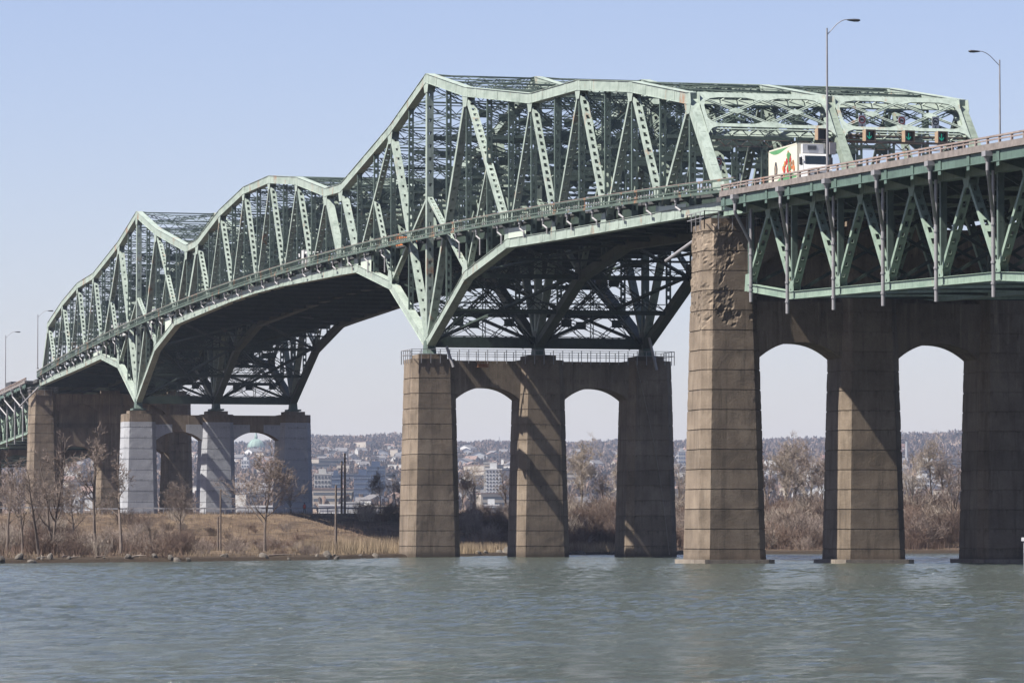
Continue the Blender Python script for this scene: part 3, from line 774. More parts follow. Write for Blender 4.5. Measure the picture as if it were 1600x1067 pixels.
# ------------------------------------------------------------------ vehicles
def wheel(parent, x, y, z, r, w=.28):
    mb = MB(); pr = [(r*.55, -w/2), (r*.9, -w/2), (r, -w*.3), (r, w*.3), (r*.9, w/2), (r*.55, w/2)]
    n = 16
    for rr, ww in pr:
        for k in range(n): t = 2*math.pi*k/n; mb.v.append((x+ww, y+rr*math.cos(t), z+rr*math.sin(t)))
    for i in range(len(pr)-1):
        for k in range(n): mb.f.append((i*n+k, i*n+(k+1) % n, (i+1)*n+(k+1) % n, (i+1)*n+k)); mb.mi.append(0)
    wo = mb.build('wheel', M['rubber'], parent)
    mb = MB(); mb.tube([(x-w*.4, y, z), (x+w*.4, y, z)], r*.55, 12); mb.build('rim', M['galv'], wo)
def box_truck(label, loc, rz, bodyL=8.0, body='white', cab='white', decal=False, reefer=False, H=3.95):
    """front faces -y, origin on the road under the front bumper"""
    root = empty('box_truck', label, 'truck', loc, rz)
    mb = MB(); y0 = 2.35
    mb.box(-1.28, 1.28, y0, y0+bodyL, 1.05, H)
    for x in (-1.29, 1.27):
        for y in (y0, y0+bodyL-.12): mb.box(x, x+.02, y, y+.12, 1.0, H+.01)
        mb.box(x, x+.02, y0, y0+bodyL, H-.1, H+.01); mb.box(x, x+.02, y0, y0+bodyL, 1.0, 1.12)
    cargo = mb.build('cargo_box', M[body], root)
    if decal:
        X = -1.283
        def dec(pts, mat, off): 
            m2 = MB(); m2.prism([(X-off, y, z) for y, z in pts], (-.006, 0, 0)); m2.build('decal', mat, cargo)
        B = y0+bodyL
        dec([(B-.1, H-.12)]+[(lerp(B-.1, y0+.2, t), H-.12-.55*math.sin(math.pi*min(1, t*1.4))*(1-t)-.02) for t in [i/12 for i in range(1, 13)]], M['greenpaint'], 0)
        dec([(B-.1, 1.15)]+[(lerp(B-.1, y0+.2, t), 1.16+.5*max(0, math.sin(math.pi*(t*1.2-.3)))) for t in [i/12 for i in range(13)]]+[(y0+.2, 1.15)], M['greenpaint'], 0)
        rnd = random.Random(3); cols = ['red', 'orange', 'greenpaint', 'rust', 'orange', 'red']
        for i in range(26):
            cy = y0+2.3+rnd.gauss(0, .75); cz = 2.35+rnd.gauss(0, .33); r = rnd.uniform(.16, .34)
            dec([(cy+r*math.cos(a*1.05), cz+r*math.sin(a*1.05)) for a in range(6)], M[cols[i % 6]], .008+.0015*i)
        for i in range(7):
            a = -.5+i*.17; dec([(y0+2.3, 2.5), (y0+2.3+1.0*math.sin(a)+.1, 2.5+1.0*math.cos(a)), (y0+2.3+1.0*math.sin(a)-.1, 2.5+.95*math.cos(a))], M['greenpaint'], .055)
        dec([(B-1.7, 1.75), (B-2.5, 1.7), (B-2.6, 2.3), (B-2.3, 2.9), (B-1.9, 2.95), (B-1.65, 2.4)], M['darkgrey'], 0)
        dec([(B-1.95, 1.9), (B-2.25, 1.9), (B-2.2, 2.6), (B-2.0, 2.6)], M['tan'], .008)
    if reefer:
        m2 = MB(); m2.box(-.95, .95, y0-.5, y0-.005, H-.92, H-.12); u = m2.build('cooling_unit', M['white'], cargo)
        m2 = MB()
        for i in range(5): m2.box(-.5, .3, y0-.53, y0-.505, H-.62+i*.08, H-.58+i*.08)
        m2.build('grille', M['darkgrey'], u)
    # cab: hood, windscreen slope, roof
    prof = [(0, .55), (0, 1.55), (.15, 1.85), (.98, 2.1), (1.32, 2.95), (1.6, 3.1), (2.3, 3.15), (2.3, .55)]
    mb = MB(); mb.prism([(-1.12, y, z) for y, z in prof], (2.24, 0, 0)); cabo = mb.build('cab', M[cab], root)
    mb = MB(); mb.prism([(-1.0, 1.0, 2.17), (1.0, 1.0, 2.17), (.93, 1.295, 2.90), (-.93, 1.295, 2.90)], (0, -.03, .012)); mb.build('windscreen', M['glass'], cabo)
    for sx in (-1, 1):
        mb = MB(); mb.prism([(sx*1.121, 1.2, 2.1), (sx*1.121, 1.95, 2.1), (sx*1.121, 1.95, 2.85), (sx*1.121, 1.5, 2.85)], (sx*.01, 0, 0)); mb.build('side_window', M['glass'], cabo)
        mb = MB(); mb.box(sx*1.38-.12, sx*1.38+.12, 1.0, 1.1, 2.1, 2.75); mb.beam((sx*1.12, 1.1, 2.5), (sx*1.38, 1.05, 2.5), (0,1,0), .02, .02); mb.build('mirror', M['darkgrey'], cabo)
        mb = MB(); mb.box(sx*.85-.18, sx*.85+.18, -.03, .0, .95, 1.2); mb.build('headlight', M['galv'], cabo)
        for y in (.75, y0+bodyL*.72, y0+bodyL*.72+1.1): wheel(root, sx*1.05, y, .5, .5)
    mb = MB(); mb.box(-.5, .5, -.03, -.002, .85, 1.35); mb.build('radiator_grille', M['darkgrey'], cabo)
    mb = MB(); mb.box(-1.15, 1.15, -.15, .0, .4, .75); mb.build('bumper', M['galv'], cabo)
    mb = MB(); mb.box(-.45, .45, .2, y0+bodyL, .75, 1.0); mb.build('chassis', M['darkgrey'], root)
    return root
box_truck('white refrigerated delivery truck with fruit picture driving onto the right approach', (4.1, -15.0, apprz(-15)-.585), 0, 8.2, 'cream', 'white', True, True, 4.1)
box_truck('plain white box truck half hidden by the truss at the centre of the bridge', (4.2, 205, deckz(205)+.01), 0, 5, 'white', 'white', H=3.4)
box_truck('orange lorry behind the posts near the bridge centre', (9.5, 170, deckz(170)+.01), 0, 4.5, 'orange', 'orange', H=3.2)
box_truck('white lorry seen through the left part of the bridge', (4.2, 375, deckz(375)+.01), 0, 11, 'white', 'white', H=3.9)
box_truck('white van-like lorry just left of the left tower', (4.2, 338, deckz(338)+.01), 0, 4.0, 'white', 'white', H=3.5)
box_truck('dark lorry on the approach road at the left edge', (4.4, 520, apprz(L_END-520)-.585), 0, 9, 'darkgrey', 'darkgrey', H=3.9)

# ------------------------------------------------------------------ far-field helper
cy_, sy_ = math.cos(YAW), math.sin(YAW)
def far(px, D):
    """ground position seen in column px at depth D"""
    lat = (px-800)/FPX*D
    return CX + sy_*D + cy_*lat, CY + cy_*D - sy_*lat
def depth_lat(x, y):
    dx, dy = x-CX, y-CY
    return dx*sy_+dy*cy_, dx*cy_-dy*sy_
SHORE = [(-900,-700),(-300,-190),(-140,-62),(-100,-18),(-62,18),(-45,36),(-25,62),(-5,112),(16,150),(34,176),(72,201),(101,215),(200,252),(600,420),(1500,800)]
def shore(x): return interp(SHORE, x) + 2.2*noise.noise(V((x*.11, 3, 0))) + 1.1*noise.noise(V((x*.4, 9, 0)))
PROF = [(-60,-4),(-6,-.9),(0,-.02),(1.2,.3),(3,.42),(30,.62),(120,.85)]
DIKE = [(560,0),(604,.1),(622,.6),(640,2.0),(676,4.9),(688,5.25),(760,5.4),(900,4.4)]
def depth_lat(x, y):
    dx, dy = x-CX, y-CY
    return dx*sy_+dy*cy_, dx*cy_-dy*sy_
def gz(x, y):
    d = y - shore(x); D, lat = depth_lat(x, y)
    t = max(0, min(1, (d-1)/26)); t = t*t*(3-2*t)
    z = interp(PROF, d) + interp(DIKE, D+5*noise.noise(V((lat*.03, 0, 7))))*t
    a = max(0, min(1, d/8))
    z += a*(.16*noise.noise(V((x*.08, y*.08, 1))) + .10*noise.noise(V((x*.3, y*.3, 2))))
    if d > 0: z += .10*abs(noise.noise(V((x*.9, y*.9, 4))))*min(1, d/1.5)
    return z
def grid(name, xs, ys, fz, mat, fxy=None):
    nx = len(xs); vs = []; fs = []
    for y in ys:
        for x in xs:
            p = fxy(x, y) if fxy else (x, y)
            vs.append((p[0], p[1], fz(*p) if not fxy else fz(x, y)))
    for j in range(len(ys)-1):
        for i in range(nx-1): a = j*nx+i; fs.append((a, a+1, a+nx+1, a+nx))
    me = bpy.data.meshes.new(name); me.from_pydata(vs, [], fs); me.materials.append(mat)
    me.polygons.foreach_set('use_smooth', [True]*len(fs)); me.update()
    o = bpy.data.objects.new(name, me); col.objects.link(o); return tag(o, kind='structure')
# ground material: dry grass, earth and dark wet edge by height
m, nt, b = newmat('dry_bank')
f1 = noise_n(nt, .16, 8, (1,.5,1), .75, 'World'); f2 = noise_n(nt, 1.1, 6, (1,1,1), .75, 'World')
c = ramp(nt, f1, [(.36, (.035,.025,.018)), (.50, (.085,.06,.042)), (.68, (.15,.11,.072))])
c = mix(nt, .75, c, ramp(nt, f2, [(.25, (.22,.22,.22)), (.75, (.80,.80,.78))]), 'OVERLAY')
geo = nt.nodes.new('ShaderNodeNewGeometry'); sep = nt.nodes.new('ShaderNodeSeparateXYZ'); nt.links.new(geo.outputs['Position'], sep.inputs[0])
c = mix(nt, ramp(nt, sep.outputs['Z'], [(.36, (1,1,1)), (.72, (0,0,0))]), c, (.038,.028,.02))
nt.links.new(c, b.inputs['Base Color']); b.inputs['Roughness'].default_value = .95; b.inputs['Specular IOR Level'].default_value = .1
bump(nt, b, f2, 1, .5); M['bank'] = m
def rng(a, b_, st):
    n = int(round((b_-a)/st)); return [a+(b_-a)*i/n for i in range(n+1)]
xs = rng(-900, -200, 25) + rng(-196, 260, 2.2) + rng(270, 1500, 30)
offs = [-60,-20,-6,-2,-1,-.5,0,.4,.8,1.2,1.8,2.5,3.5,5] + rng(7, 350, 4) + rng(362, 470, 14) + [520,620,760,900]
me_v = []; nx = len(xs); fs = []
for o_ in offs:
    for x in xs:
        y = shore(x)+o_; me_v.append((x, y, gz(x, y)))
for j in range(len(offs)-1):
    for i in range(nx-1): a = j*nx+i; fs.append((a, a+1, a+nx+1, a+nx))
me = bpy.data.meshes.new('river_bank'); me.from_pydata(me_v, [], fs); me.materials.append(M['bank'])
me.polygons.foreach_set('use_smooth', [True]*len(fs)); me.update()
ob = bpy.data.objects.new('river_bank', me); col.objects.link(ob); tag(ob, kind='structure')

# far hillside, in polar-like strips
RIDGE = [(-200,689),(60,697),(120,692),(330,700),(400,700),(440,694),(500,687),(560,686),(640,687),(720,697),(800,700),(900,697),(1050,697),(1190,694),(1290,690),(1405,684),(1500,679),(1700,676),(1900,680)]
DR = 7000
def hz(px, D):
    zr = CH + (837.7-interp(RIDGE, px))/FPX*DR
    base = interp([(980,2.5),(1200,4),(1800,7),(2400,14),(3200,30),(4200,62),(5200,97),(6000,128),(7000,158),(7600,150),(9000,90)], D)
    z = base*lerp(1, zr/158, min(1, max(0, (D-3000)/4000)))
    s = max(0, (D-2200)/4800)
    z += s*7*noise.noise(V((px*.012, D*.0016, 0))) + s*3*noise.noise(V((px*.04, D*.005, 5)))
    return z
m, nt, b = newmat('wooded_hillside')
f1 = noise_n(nt, .004, 8, (1,1,1), .7, 'World'); f2 = noise_n(nt, .06, 5, (1,1,1), .8, 'World')
c = ramp(nt, f1, [(.35, (.075,.055,.045)), (.5, (.12,.09,.07)), (.65, (.18,.14,.11))])
c = mix(nt, .9, c, ramp(nt, f2, [(.3, (.15,.15,.15)), (.7, (.85,.85,.85))]), 'OVERLAY')
nt.links.new(c, b.inputs['Base Color']); b.inputs['Roughness'].default_value = 1; b.inputs['Specular IOR Level'].default_value = 0
M['hill'] = m
grid('hillside', rng(-260, 1860, 9), [980,1250,1500]+rng(1700, 7600, 75)+[8000,8600,9200], hz, M['hill'], fxy=far)

# water
m, nt, b = newmat('river_water')
b.inputs['Base Color'].default_value = (.040, .047, .036, 1); b.inputs['Roughness'].default_value = .17; b.inputs['IOR'].default_value = 1.33
g = nt.nodes.new('ShaderNodeNewGeometry')
hs = []
for sc_, sx, sy, w_ in ((1.1, .6, 1.0, .7), (3.6, .7, 1.1, .6), (.25, .5, 1.0, .3)):
    mp = nt.nodes.new('ShaderNodeMapping'); mp.inputs['Scale'].default_value = (sx, sy, 1); mp.inputs['Rotation'].default_value = (0,0,.25)
    nt.links.new(g.outputs['Position'], mp.inputs[0])
    n_ = nt.nodes.new('ShaderNodeTexNoise'); n_.inputs['Scale'].default_value = sc_; n_.inputs['Detail'].default_value = 5; n_.inputs['Roughness'].default_value = .62
    nt.links.new(mp.outputs[0], n_.inputs['Vector'])
    mu = nt.nodes.new('ShaderNodeMath'); mu.operation = 'MULTIPLY'; mu.inputs[1].default_value = w_; nt.links.new(n_.outputs['Fac'], mu.inputs[0]); hs.append(mu.outputs[0])
a1 = nt.nodes.new('ShaderNodeMath'); nt.links.new(hs[0], a1.inputs[0]); nt.links.new(hs[1], a1.inputs[1])
a2 = nt.nodes.new('ShaderNodeMath'); nt.links.new(a1.outputs[0], a2.inputs[0]); nt.links.new(hs[2], a2.inputs[1])
bump(nt, b, a2.outputs[0], 1.0, .55)
wf = noise_n(nt, .018, 3, (.35, 1.2, 1), .5, 'World'); rr_ = ramp(nt, wf, [(.35, (.06,.06,.06)), (.65, (.15,.15,.15))]); nt.links.new(rr_, b.inputs['Roughness']); M['water'] = m
import numpy as np
def axis(segs):
    out = []
    for a, b_, s0, s1 in segs:
        x = a
        while x < b_: out.append(x); x += s0 + (s1-s0)*(x-a)/(b_-a)
    out.append(segs[-1][1]); return np.array(out)
wx = axis([(-1200, -135, 120, 30), (-135, 118, .38, .38), (118, 1800, 20, 200)])
wy = axis([(-1100, -315, 120, 20), (-315, -120, .28, .42), (-120, 215, .42, .8), (215, 900, 8, 120)])
X_, Y_ = np.meshgrid(wx, wy); Z_ = np.zeros_like(X_)
r_ = np.random.RandomState(5)
for i in range(52):
    lam = .95*(2.3/.95)**r_.rand()**1.2; th = R(70)+r_.normal(0, .55); k_ = 2*math.pi/lam
    amp = .0063*lam/2.2**.5*(lam/2.5)**-.25
    ph = k_*(X_*math.cos(th)+Y_*math.sin(th)) + r_.rand()*6.28
    cell = np.interp(Y_, [-300, -120, 215], [.36, .42, .75]); w_ = np.clip((lam-2.1*cell)/(.7*cell), 0, 1)
    Z_ += amp*w_*(np.sin(ph)+.25*np.sin(2*ph+.6))
# gusts: patches where the chop is livelier
g_ = .75+.35*np.sin(X_*.031+1.2*np.sin(Y_*.017))*np.sin(Y_*.043+X_*.011+2)
m_ = np.clip((X_+135)/10, 0, 1)*np.clip((118-X_)/10, 0, 1)*np.clip((Y_+315)/10, 0, 1)*np.clip((215-Y_)/10, 0, 1)
Z_ *= g_*m_
ny_, nx_ = X_.shape
me = bpy.data.meshes.new('river'); idx = np.arange(nx_*ny_).reshape(ny_, nx_)
qu = np.stack([idx[:-1,:-1], idx[:-1,1:], idx[1:,1:], idx[1:,:-1]], -1).reshape(-1, 4)
me.vertices.add(nx_*ny_); me.vertices.foreach_set('co', np.stack([X_, Y_, Z_], -1).astype('f4').ravel())
me.loops.add(qu.size); me.loops.foreach_set('vertex_index', qu.astype('i4').ravel())
me.polygons.add(len(qu)); me.polygons.foreach_set('loop_start', (np.arange(len(qu))*4).astype('i4'))
me.polygons.foreach_set('use_smooth', np.ones(len(qu), dtype=bool)); me.update(calc_edges=True); me.materials.append(M['water'])
tag_ob = bpy.data.objects.new('river', me); col.objects.link(tag_ob); tag(tag_ob, kind='structure')

# ------------------------------------------------------------------ vegetation
M['bark'] = plain('bark', (.17, .13, .105), .9, 0, .3, 2)
M['barkpale'] = plain('pale_bark', (.30, .25, .20), .9, 0, .25, 2)
M['twig'] = plain('twigs', (.26, .20, .165), .9, 0, .3, .6)
M['twigpale'] = plain('pale_twigs', (.38, .315, .255), .9, 0, .25, .6)
M['brush'] = plain('brush', (.17, .108, .078), .95, 0, .5, .12)
M['brushdark'] = plain('dark_brush', (.11, .07, .05), .95, 0, .4, .3)
M['drygrass'] = plain('dry_grass_blades', (.27, .20, .125), .9, 0, .35, .25)
M['reed'] = plain('reeds', (.36, .27, .17), .9, 0, .3, .5)
def twig(mb, p, q, r):
    d = (q-p); u = d.orthogonal().normalized()*r; w = d.cross(u); w = w.normalized()*r if w.length else u
    o = len(mb.v); mb.v += [tuple(p+u), tuple(p-u*.5+w*.87), tuple(p-u*.5-w*.87), tuple(q)]
    mb.f += [(o, o+1, o+3), (o+1, o+2, o+3), (o+2, o, o+3)]; mb.mi += [0]*3
def rdir(rnd, d, ang):
    u = d.orthogonal().normalized(); w = d.cross(u); t = rnd.uniform(0, 2*math.pi)
    return (d*math.cos(ang) + (u*math.cos(t)+w*math.sin(t))*math.sin(ang)).normalized()
def make_tree(seed, H, spread, lean, mats, dens=1.0, forks=1, low=.3):
    rnd = random.Random(seed); tr = MB(); tw = MB()
    def twigs(p, d, L, lev):
        for i in range(int(rnd.randint(3, 4)*dens+.4)):
            t = rnd.uniform(.15, 1); a = p + d*L*t
            dd = rdir(rnd, d, rnd.uniform(.35, .95)); dd.z += .18; dd.normalize(); l2 = L*rnd.uniform(.4, .75)
            q = a+dd*l2; twig(tw, a, q, .007+.006*lev)
            if lev > 0: twigs(a, dd, l2, lev-1)
    def branch(p, d, L, r, lev):
        pts = [p]; rs = [r]; n = 4; dd = d.copy()
        for i in range(n):
            dd = rdir(rnd, dd, rnd.uniform(.05, .28)); dd.z += .10; dd.normalize()
            pts.append(pts[-1]+dd*L/n); rs.append(r*(1-.8*(i+1)/n))
        (tr if lev > 1 else tw).tube(pts, rs, 5 if lev > 1 else 3, False)
        nc = {3: 6, 2: 5, 1: 4}.get(lev, 0)
        for i in range(int(nc*dens+.5)):
            t = rnd.uniform(.25, 1); k = min(n-1, int(t*n)); a = pts[k].lerp(pts[k+1], t*n-k)
            sd = (pts[k+1]-pts[k]).normalized(); cd = rdir(rnd, sd, rnd.uniform(.4, .95))
            l2 = L*rnd.uniform(.42, .66)
            if lev > 1: branch(a, cd, l2, rs[k]*.5, lev-1)
            else:
                q = a+cd*l2; twig(tw, a, q, .022); twigs(a, cd, l2, 1)
    for f_ in range(forks):
        ang = lean + (rnd.uniform(-.25, .25) if forks > 1 else 0)
        p = V((rnd.uniform(-.2, .2), rnd.uniform(-.2, .2), -.4)); d = V((ang, rnd.uniform(-.1, .1), 1)).normalized()
        h = H*(rnd.uniform(.7, .95) if f_ else 1); n = 9; r0 = h*.0155
        pts = [p]; rs = [r0*1.25]; dd = d
        for i in range(n):
            dd = rdir(rnd, dd, rnd.uniform(.02, .16)); dd.z += .08; dd.normalize()
            pts.append(pts[-1]+dd*h/n*.93); rs.append(r0*(1-.9*(i+1)/n)+.01)
        tr.tube(pts, rs, 7, False)
        nl = int(13/forks**.5)
        for i in range(nl):
            t = low + (1-low)*(i+rnd.random())/nl; k = min(n-1, int(t*n)); a = pts[k].lerp(pts[k+1], t*n-k)
            sd = (pts[k+1]-pts[k]).normalized()
            branch(a, rdir(rnd, sd, rnd.uniform(.55, 1.0)), h*spread*(1.15-t*.75)*rnd.uniform(.7, 1.1), rs[k]*.55, 3 if t < .8 else 2)
    root = empty('bare_tree', 'x', 'tree')
    tr.build('trunk', mats[0], root); tw.build('crown', mats[1], root)
    return root
PROT = {}
def tree(kind, px, D, H, label, rz=0, group='bare trees on the banks'):
    base = {'tall': 10., 'round': 10., 'slim': 10., 'fork': 10., 'big': 10., 'wide': 10.}[kind]
    x, y = far(px, D); s = H/base
    if kind not in PROT:
        P_ = dict(tall=(11, 10, .30, .05, (M['bark'], M['twig']), .8, 1, .34), round=(23, 10, .44, .02, (M['bark'], M['twig']), 1.0, 1, .3),
                  slim=(5, 10, .22, .12, (M['bark'], M['twig']), .75, 1, .4), fork=(8, 10, .30, .1, (M['bark'], M['twig']), .7, 3, .3),
                  big=(31, 10, .40, .04, (M['barkpale'], M['twigpale']), .95, 2, .25), wide=(47, 10, .36, -.08, (M['barkpale'], M['twigpale']), .85, 3, .2))[kind]
        PROT[kind] = t = make_tree(*P_); t.location = (x, y, gz(x, y)); t.rotation_euler[2] = rz; t.scale = (s,)*3
        t['label'] = label; t['group'] = group; return t
    return copy_thing(PROT[kind], (x, y, gz(x, y)), rz, s, label, group)
T_ = [
 ('tall', 150, 430, 12.8, 'tall bare tree on the left bank in front of the dark arched pier'),
 ('slim', 190, 425, 11.6, 'slender bare tree whose trunk stands against the pale grey pier edge'),
 ('fork', 84, 440, 13.0, 'leaning forked bare tree before the dark two-tier pier'),
 ('slim', 62, 404, 9.5, 'thin bare tree close to the water near the left edge'),
 ('tall', 12, 440, 10.5, 'bare tree at the very left edge behind the bank'),
 ('round', 35, 425, 8.5, 'spreading bare tree near the left edge'),
 ('round', 118, 600, 9.0, 'smaller bare tree behind the tall ones, under the dark arch'),
 ('round', 283, 560, 8.6, 'small rounded bare tree between the grey pier columns'),
 ('round', 412, 480, 11.2, 'broad round bare tree before the right column of the grey pier'),
 ('fork', 237, 418, 4.5, 'low upright multi-stemmed shrub tree below the grey pier'),
 ('fork', 455, 690, 5, 'small bare tree on the embankment right of the grey pier'),
 ('round', 596, 695, 6.8, 'dark bare tree on the embankment left of the middle pier'),
 ('wide', 622, 700, 8.0, 'bare tree touching the left side of the middle pier'),
 ('wide', 742, 720, 9.5, 'pale bare tree in the left arch of the middle pier'),
 ('round', 722, 720, 7.0, 'bare tree by the inner edge of the left arch'),
 ('fork', 792, 700, 8.5, 'reddish bare tree beside the white tower block'),
 ('big', 905, 700, 12.6, 'largest pale bare tree in the right arch of the middle pier'),
 ('wide', 865, 690, 9.0, 'bare tree left of the largest one in the right arch'),
 ('big', 985, 690, 12.3, 'bare tree behind the right column of the middle pier'),
 ('fork', 945, 700, 8.0, 'low bare tree between two big ones in the right arch'),
 ('wide', 1062, 700, 9.5, 'bare tree between the middle and right piers'),
 ('big', 1222, 690, 12.4, 'tall bare tree in the first arch of the right pier'),
 ('wide', 1262, 700, 11.0, 'bare tree right of the tall one in the first arch'),
 ('fork', 1195, 690, 11.0, 'bare tree close beside the near right column'),
 ('round', 1285, 690, 9, 'reddish bare tree by the centre right column'),
 ('big', 1455, 700, 13.0, 'tall whitish bare tree in the last arch at the right'),
 ('fork', 1490, 650, 12.5, 'slim bare tree near the far right column'),
 ('wide', 1422, 670, 11.0, 'bare tree beside the centre right column in the last arch'),
 ('fork', 1475, 690, 12.0, 'bare tree behind the whitish one in the last arch'),
 ('round', 1243, 690, 12.0, 'bare tree at the back of the first arch'),
 ('round', 1320, 660, 12.0, 'bare tree hidden mostly behind the centre right column'),
 ('big', 1540, 670, 12.0, 'bare tree behind the shaded right column'),
]
for i, t in enumerate(T_): tree(t[0], t[1], t[2], t[3], t[4], rz=i*1.31)
def make_bush(seed, n, h, rad, mat):
    rnd = random.Random(seed); mb = MB()
    for i in range(n):
        a = rnd.uniform(0, 6.283); r = rad*rnd.random()**.6*.7
        p = V((r*math.cos(a), r*math.sin(a), -.15)); d = V((math.cos(a)*.55*r/rad+rnd.gauss(0, .22), math.sin(a)*.55*r/rad+rnd.gauss(0, .22), 1)).normalized()
        L = h*rnd.uniform(.55, 1.05)*(1-.35*(r/rad)**2); q = p+d*L; twig(mb, p, q, .03)
        for j in range(6):
            t = rnd.uniform(.25, .95); a_ = p.lerp(q, t); dd = rdir(rnd, d, rnd.uniform(.3, .9)); q2 = a_+dd*L*rnd.uniform(.2, .45); twig(mb, a_, q2, .018)
            for k in range(2):
                b2 = a_.lerp(q2, rnd.random()); twig(mb, b2, b2+rdir(rnd, dd, .6)*L*.18, .012)
    o = mb.build('bush', mat); return tag(o, 'x', 'bush')
BP = [make_bush(1, 80, 2.6, 2.2, M['brush']), make_bush(2, 70, 3.4, 2.0, M['twig']), make_bush(3, 90, 2.0, 2.6, M['brush']), make_bush(4, 75, 2.8, 2.4, M['brushdark']), make_bush(5, 60, 3.0, 1.8, M['twigpale'])]
rnd = random.Random(12); bi = 0
zones = [ # px range, depth range, count, scale range, label, group
 (0, 290, 400, 670, 95, .45, 1.05, 'leafless purplish bush on the sloping left bank', 'bushes on the left bank'),
 (285, 490, 425, 650, 44, .25, .65, 'low leafless bush on the grassy left slope', 'bushes on the grassy slope'),
 (0, 100, 450, 640, 22, .8, 1.3, 'dense leafless bush in the left corner thicket', 'left corner thicket'),
 (560, 632, 660, 690, 8, .6, 1.1, 'dark leafless bush on the crest left of the middle pier', 'bushes on the crest'),
 (715, 806, 600, 680, 34, .6, 1.0, 'leafless bush in the thicket seen through the left arch', 'thicket behind the left arch'),
 (880, 975, 590, 690, 44, .6, 1.4, 'leafless bush in the thicket seen through the right arch', 'thicket behind the right arch'),
 (1050, 1085, 590, 690, 14, 1.0, 1.6, 'leafless bush between the middle and right piers', 'bushes between the piers'),
 (1188, 1300, 600, 690, 56, .6, 1.7, 'leafless reddish bush in the first arch of the right pier', 'thicket in the first right arch'),
 (1400, 1512, 612, 700, 56, .6, 1.8, 'leafless bush in the last arch of the right pier', 'thicket in the last right arch')]
used = set()
for a, b_, d0, d1, n, s0, s1, lab, grp in zones:
    for i in range(n):
        px = rnd.uniform(a, b_); D = rnd.uniform(d0, d1); x, y = far(px, D)
        if y - shore(x) < 1.5: y = shore(x)+rnd.uniform(1.5, 12)
        k = rnd.choice([0, 0, 1, 2, 3, 3, 4]); s = rnd.uniform(s0, s1)
        if k not in used:
            o = BP[k]; used.add(k)
        else: o = BP[k].copy(); col.objects.link(o)
        o.location = (x, y, gz(x, y)); o.rotation_euler = (0, 0, rnd.uniform(0, 6.28)); o.scale = (s, s, s*rnd.uniform(.8, 1.1))
        o['label'] = lab; o['category'] = 'bush'; o['group'] = grp
def blades(name, spots, hmin, hmax, wd, mat, seed):
    r = random.Random(seed); mb = MB()
    for x, y in spots:
        z = gz(x, y); h = r.uniform(hmin, hmax); a = r.uniform(0, 3.14); dx, dy = math.cos(a)*wd, math.sin(a)*wd
        lx, ly = r.gauss(0, .18)*h, r.gauss(0, .18)*h
        o = len(mb.v); mb.v += [(x-dx, y-dy, z-.05), (x+dx, y+dy, z-.05), (x+lx, y+ly, z+h)]; mb.f.append((o, o+1, o+2)); mb.mi.append(0)
    return tag(mb.build(name, mat), kind='stuff')
def spots(n, a, b_, o0, o1, seed, clump=0):
    r = random.Random(seed); out = []
    while len(out) < n:
        x = r.uniform(a, b_); y = shore(x)+r.uniform(o0, o1)
        if clump and noise.noise(V((x*.25, y*.25, seed))) < clump-.3: continue
        out.append((x, y))
    return out
o = blades('reeds', spots(5500, -16, 3, 3, 34, 1, .42), .6, 2.1, .02, M['reed'], 2); tag(o, 'tall dry tan reeds at the waterline left of the middle pier', 'reeds')
o = blades('reeds', spots(9000, 2, 44, 1, 22, 3, .35), .4, 1.4, .025, M['reed'], 4); tag(o, 'dry tan reeds on the shore behind the middle pier', 'reeds')
o = blades('dry_grass', spots(30000, -110, 25, 2, 250, 5, .3), .18, .5, .03, M['drygrass'], 6); tag(o, 'short dry grass covering the left bank slope', 'grass')
o = blades('undergrowth', spots(18000, 20, 125, 1.5, 120, 7, .2), .5, 1.5, .03, M['brush'], 8); tag(o, 'brown leafless undergrowth on the bank behind the piers', 'undergrowth')
o = blades('undergrowth', spots(9000, -100, -40, 2, 120, 17, .3), .4, 1.3, .025, M['brush'], 18); tag(o, 'purplish brown leafless undergrowth on the left bank', 'undergrowth')
o = blades('undergrowth', spots(16000, -95, 30, 90, 275, 27, .32), .25, .9, .03, M['brush'], 28); tag(o, 'low brown scrub scattered over the embankment slope', 'undergrowth')
# rocks
M['rock'] = plain('rock', (.13, .11, .09), .9, 0, .3, 1.2)
def make_rock(seed):
    r = random.Random(seed); import bmesh
    bm = bmesh.new(); bmesh.ops.create_icosphere(bm, subdivisions=2, radius=.6)
    for v_ in bm.verts:
        v_.co *= 1+.35*noise.noise(v_.co*1.7+V((seed*3.1, 0, 0))); v_.co.z *= .7
    me = bpy.data.meshes.new('rock'); bm.to_mesh(me); bm.free(); me.materials.append(M['rock'])
    o = bpy.data.objects.new('rock', me); col.objects.link(o); return o
RK = [make_rock(i) for i in range(3)]; rnd = random.Random(4)
rocks = [(rnd.uniform(-92, -60), 0) for _ in range(60)] + [(rnd.uniform(-60, -8), 0) for _ in range(24)] + [(rnd.uniform(8, 40), 0) for _ in range(10)]
for i, (x, _) in enumerate(rocks):
    o = RK[i] if i < 3 else RK[i % 3].copy()
    if i >= 3: col.objects.link(o)
    y = shore(x)+rnd.uniform(-.3, 2.4); s = rnd.uniform(.18, .75)
    o.location = (x, y, gz(x, y)+.05); o.rotation_euler = (rnd.random(), rnd.random(), rnd.uniform(0, 6)); o.scale = (s*1.3, s, s)
    tag(o, 'grey brown boulder at the left waterline' if x < -8 else 'grey boulder at the shore behind the middle pier', 'rock', 'boulders along the left waterline' if x < -8 else 'boulders behind the middle pier')
for px, s in ((758, 1.7), (778, 1.5)):
    x, y = far(px, 545); y = shore(x)+1.0; o = RK[0].copy(); col.objects.link(o); o.location = (x, y, .4); o.scale = (s, s, s)
    tag(o, 'large pale boulder at the shore in the left arch' if px < 770 else 'large dark boulder right of the pale one in the left arch', 'rock')
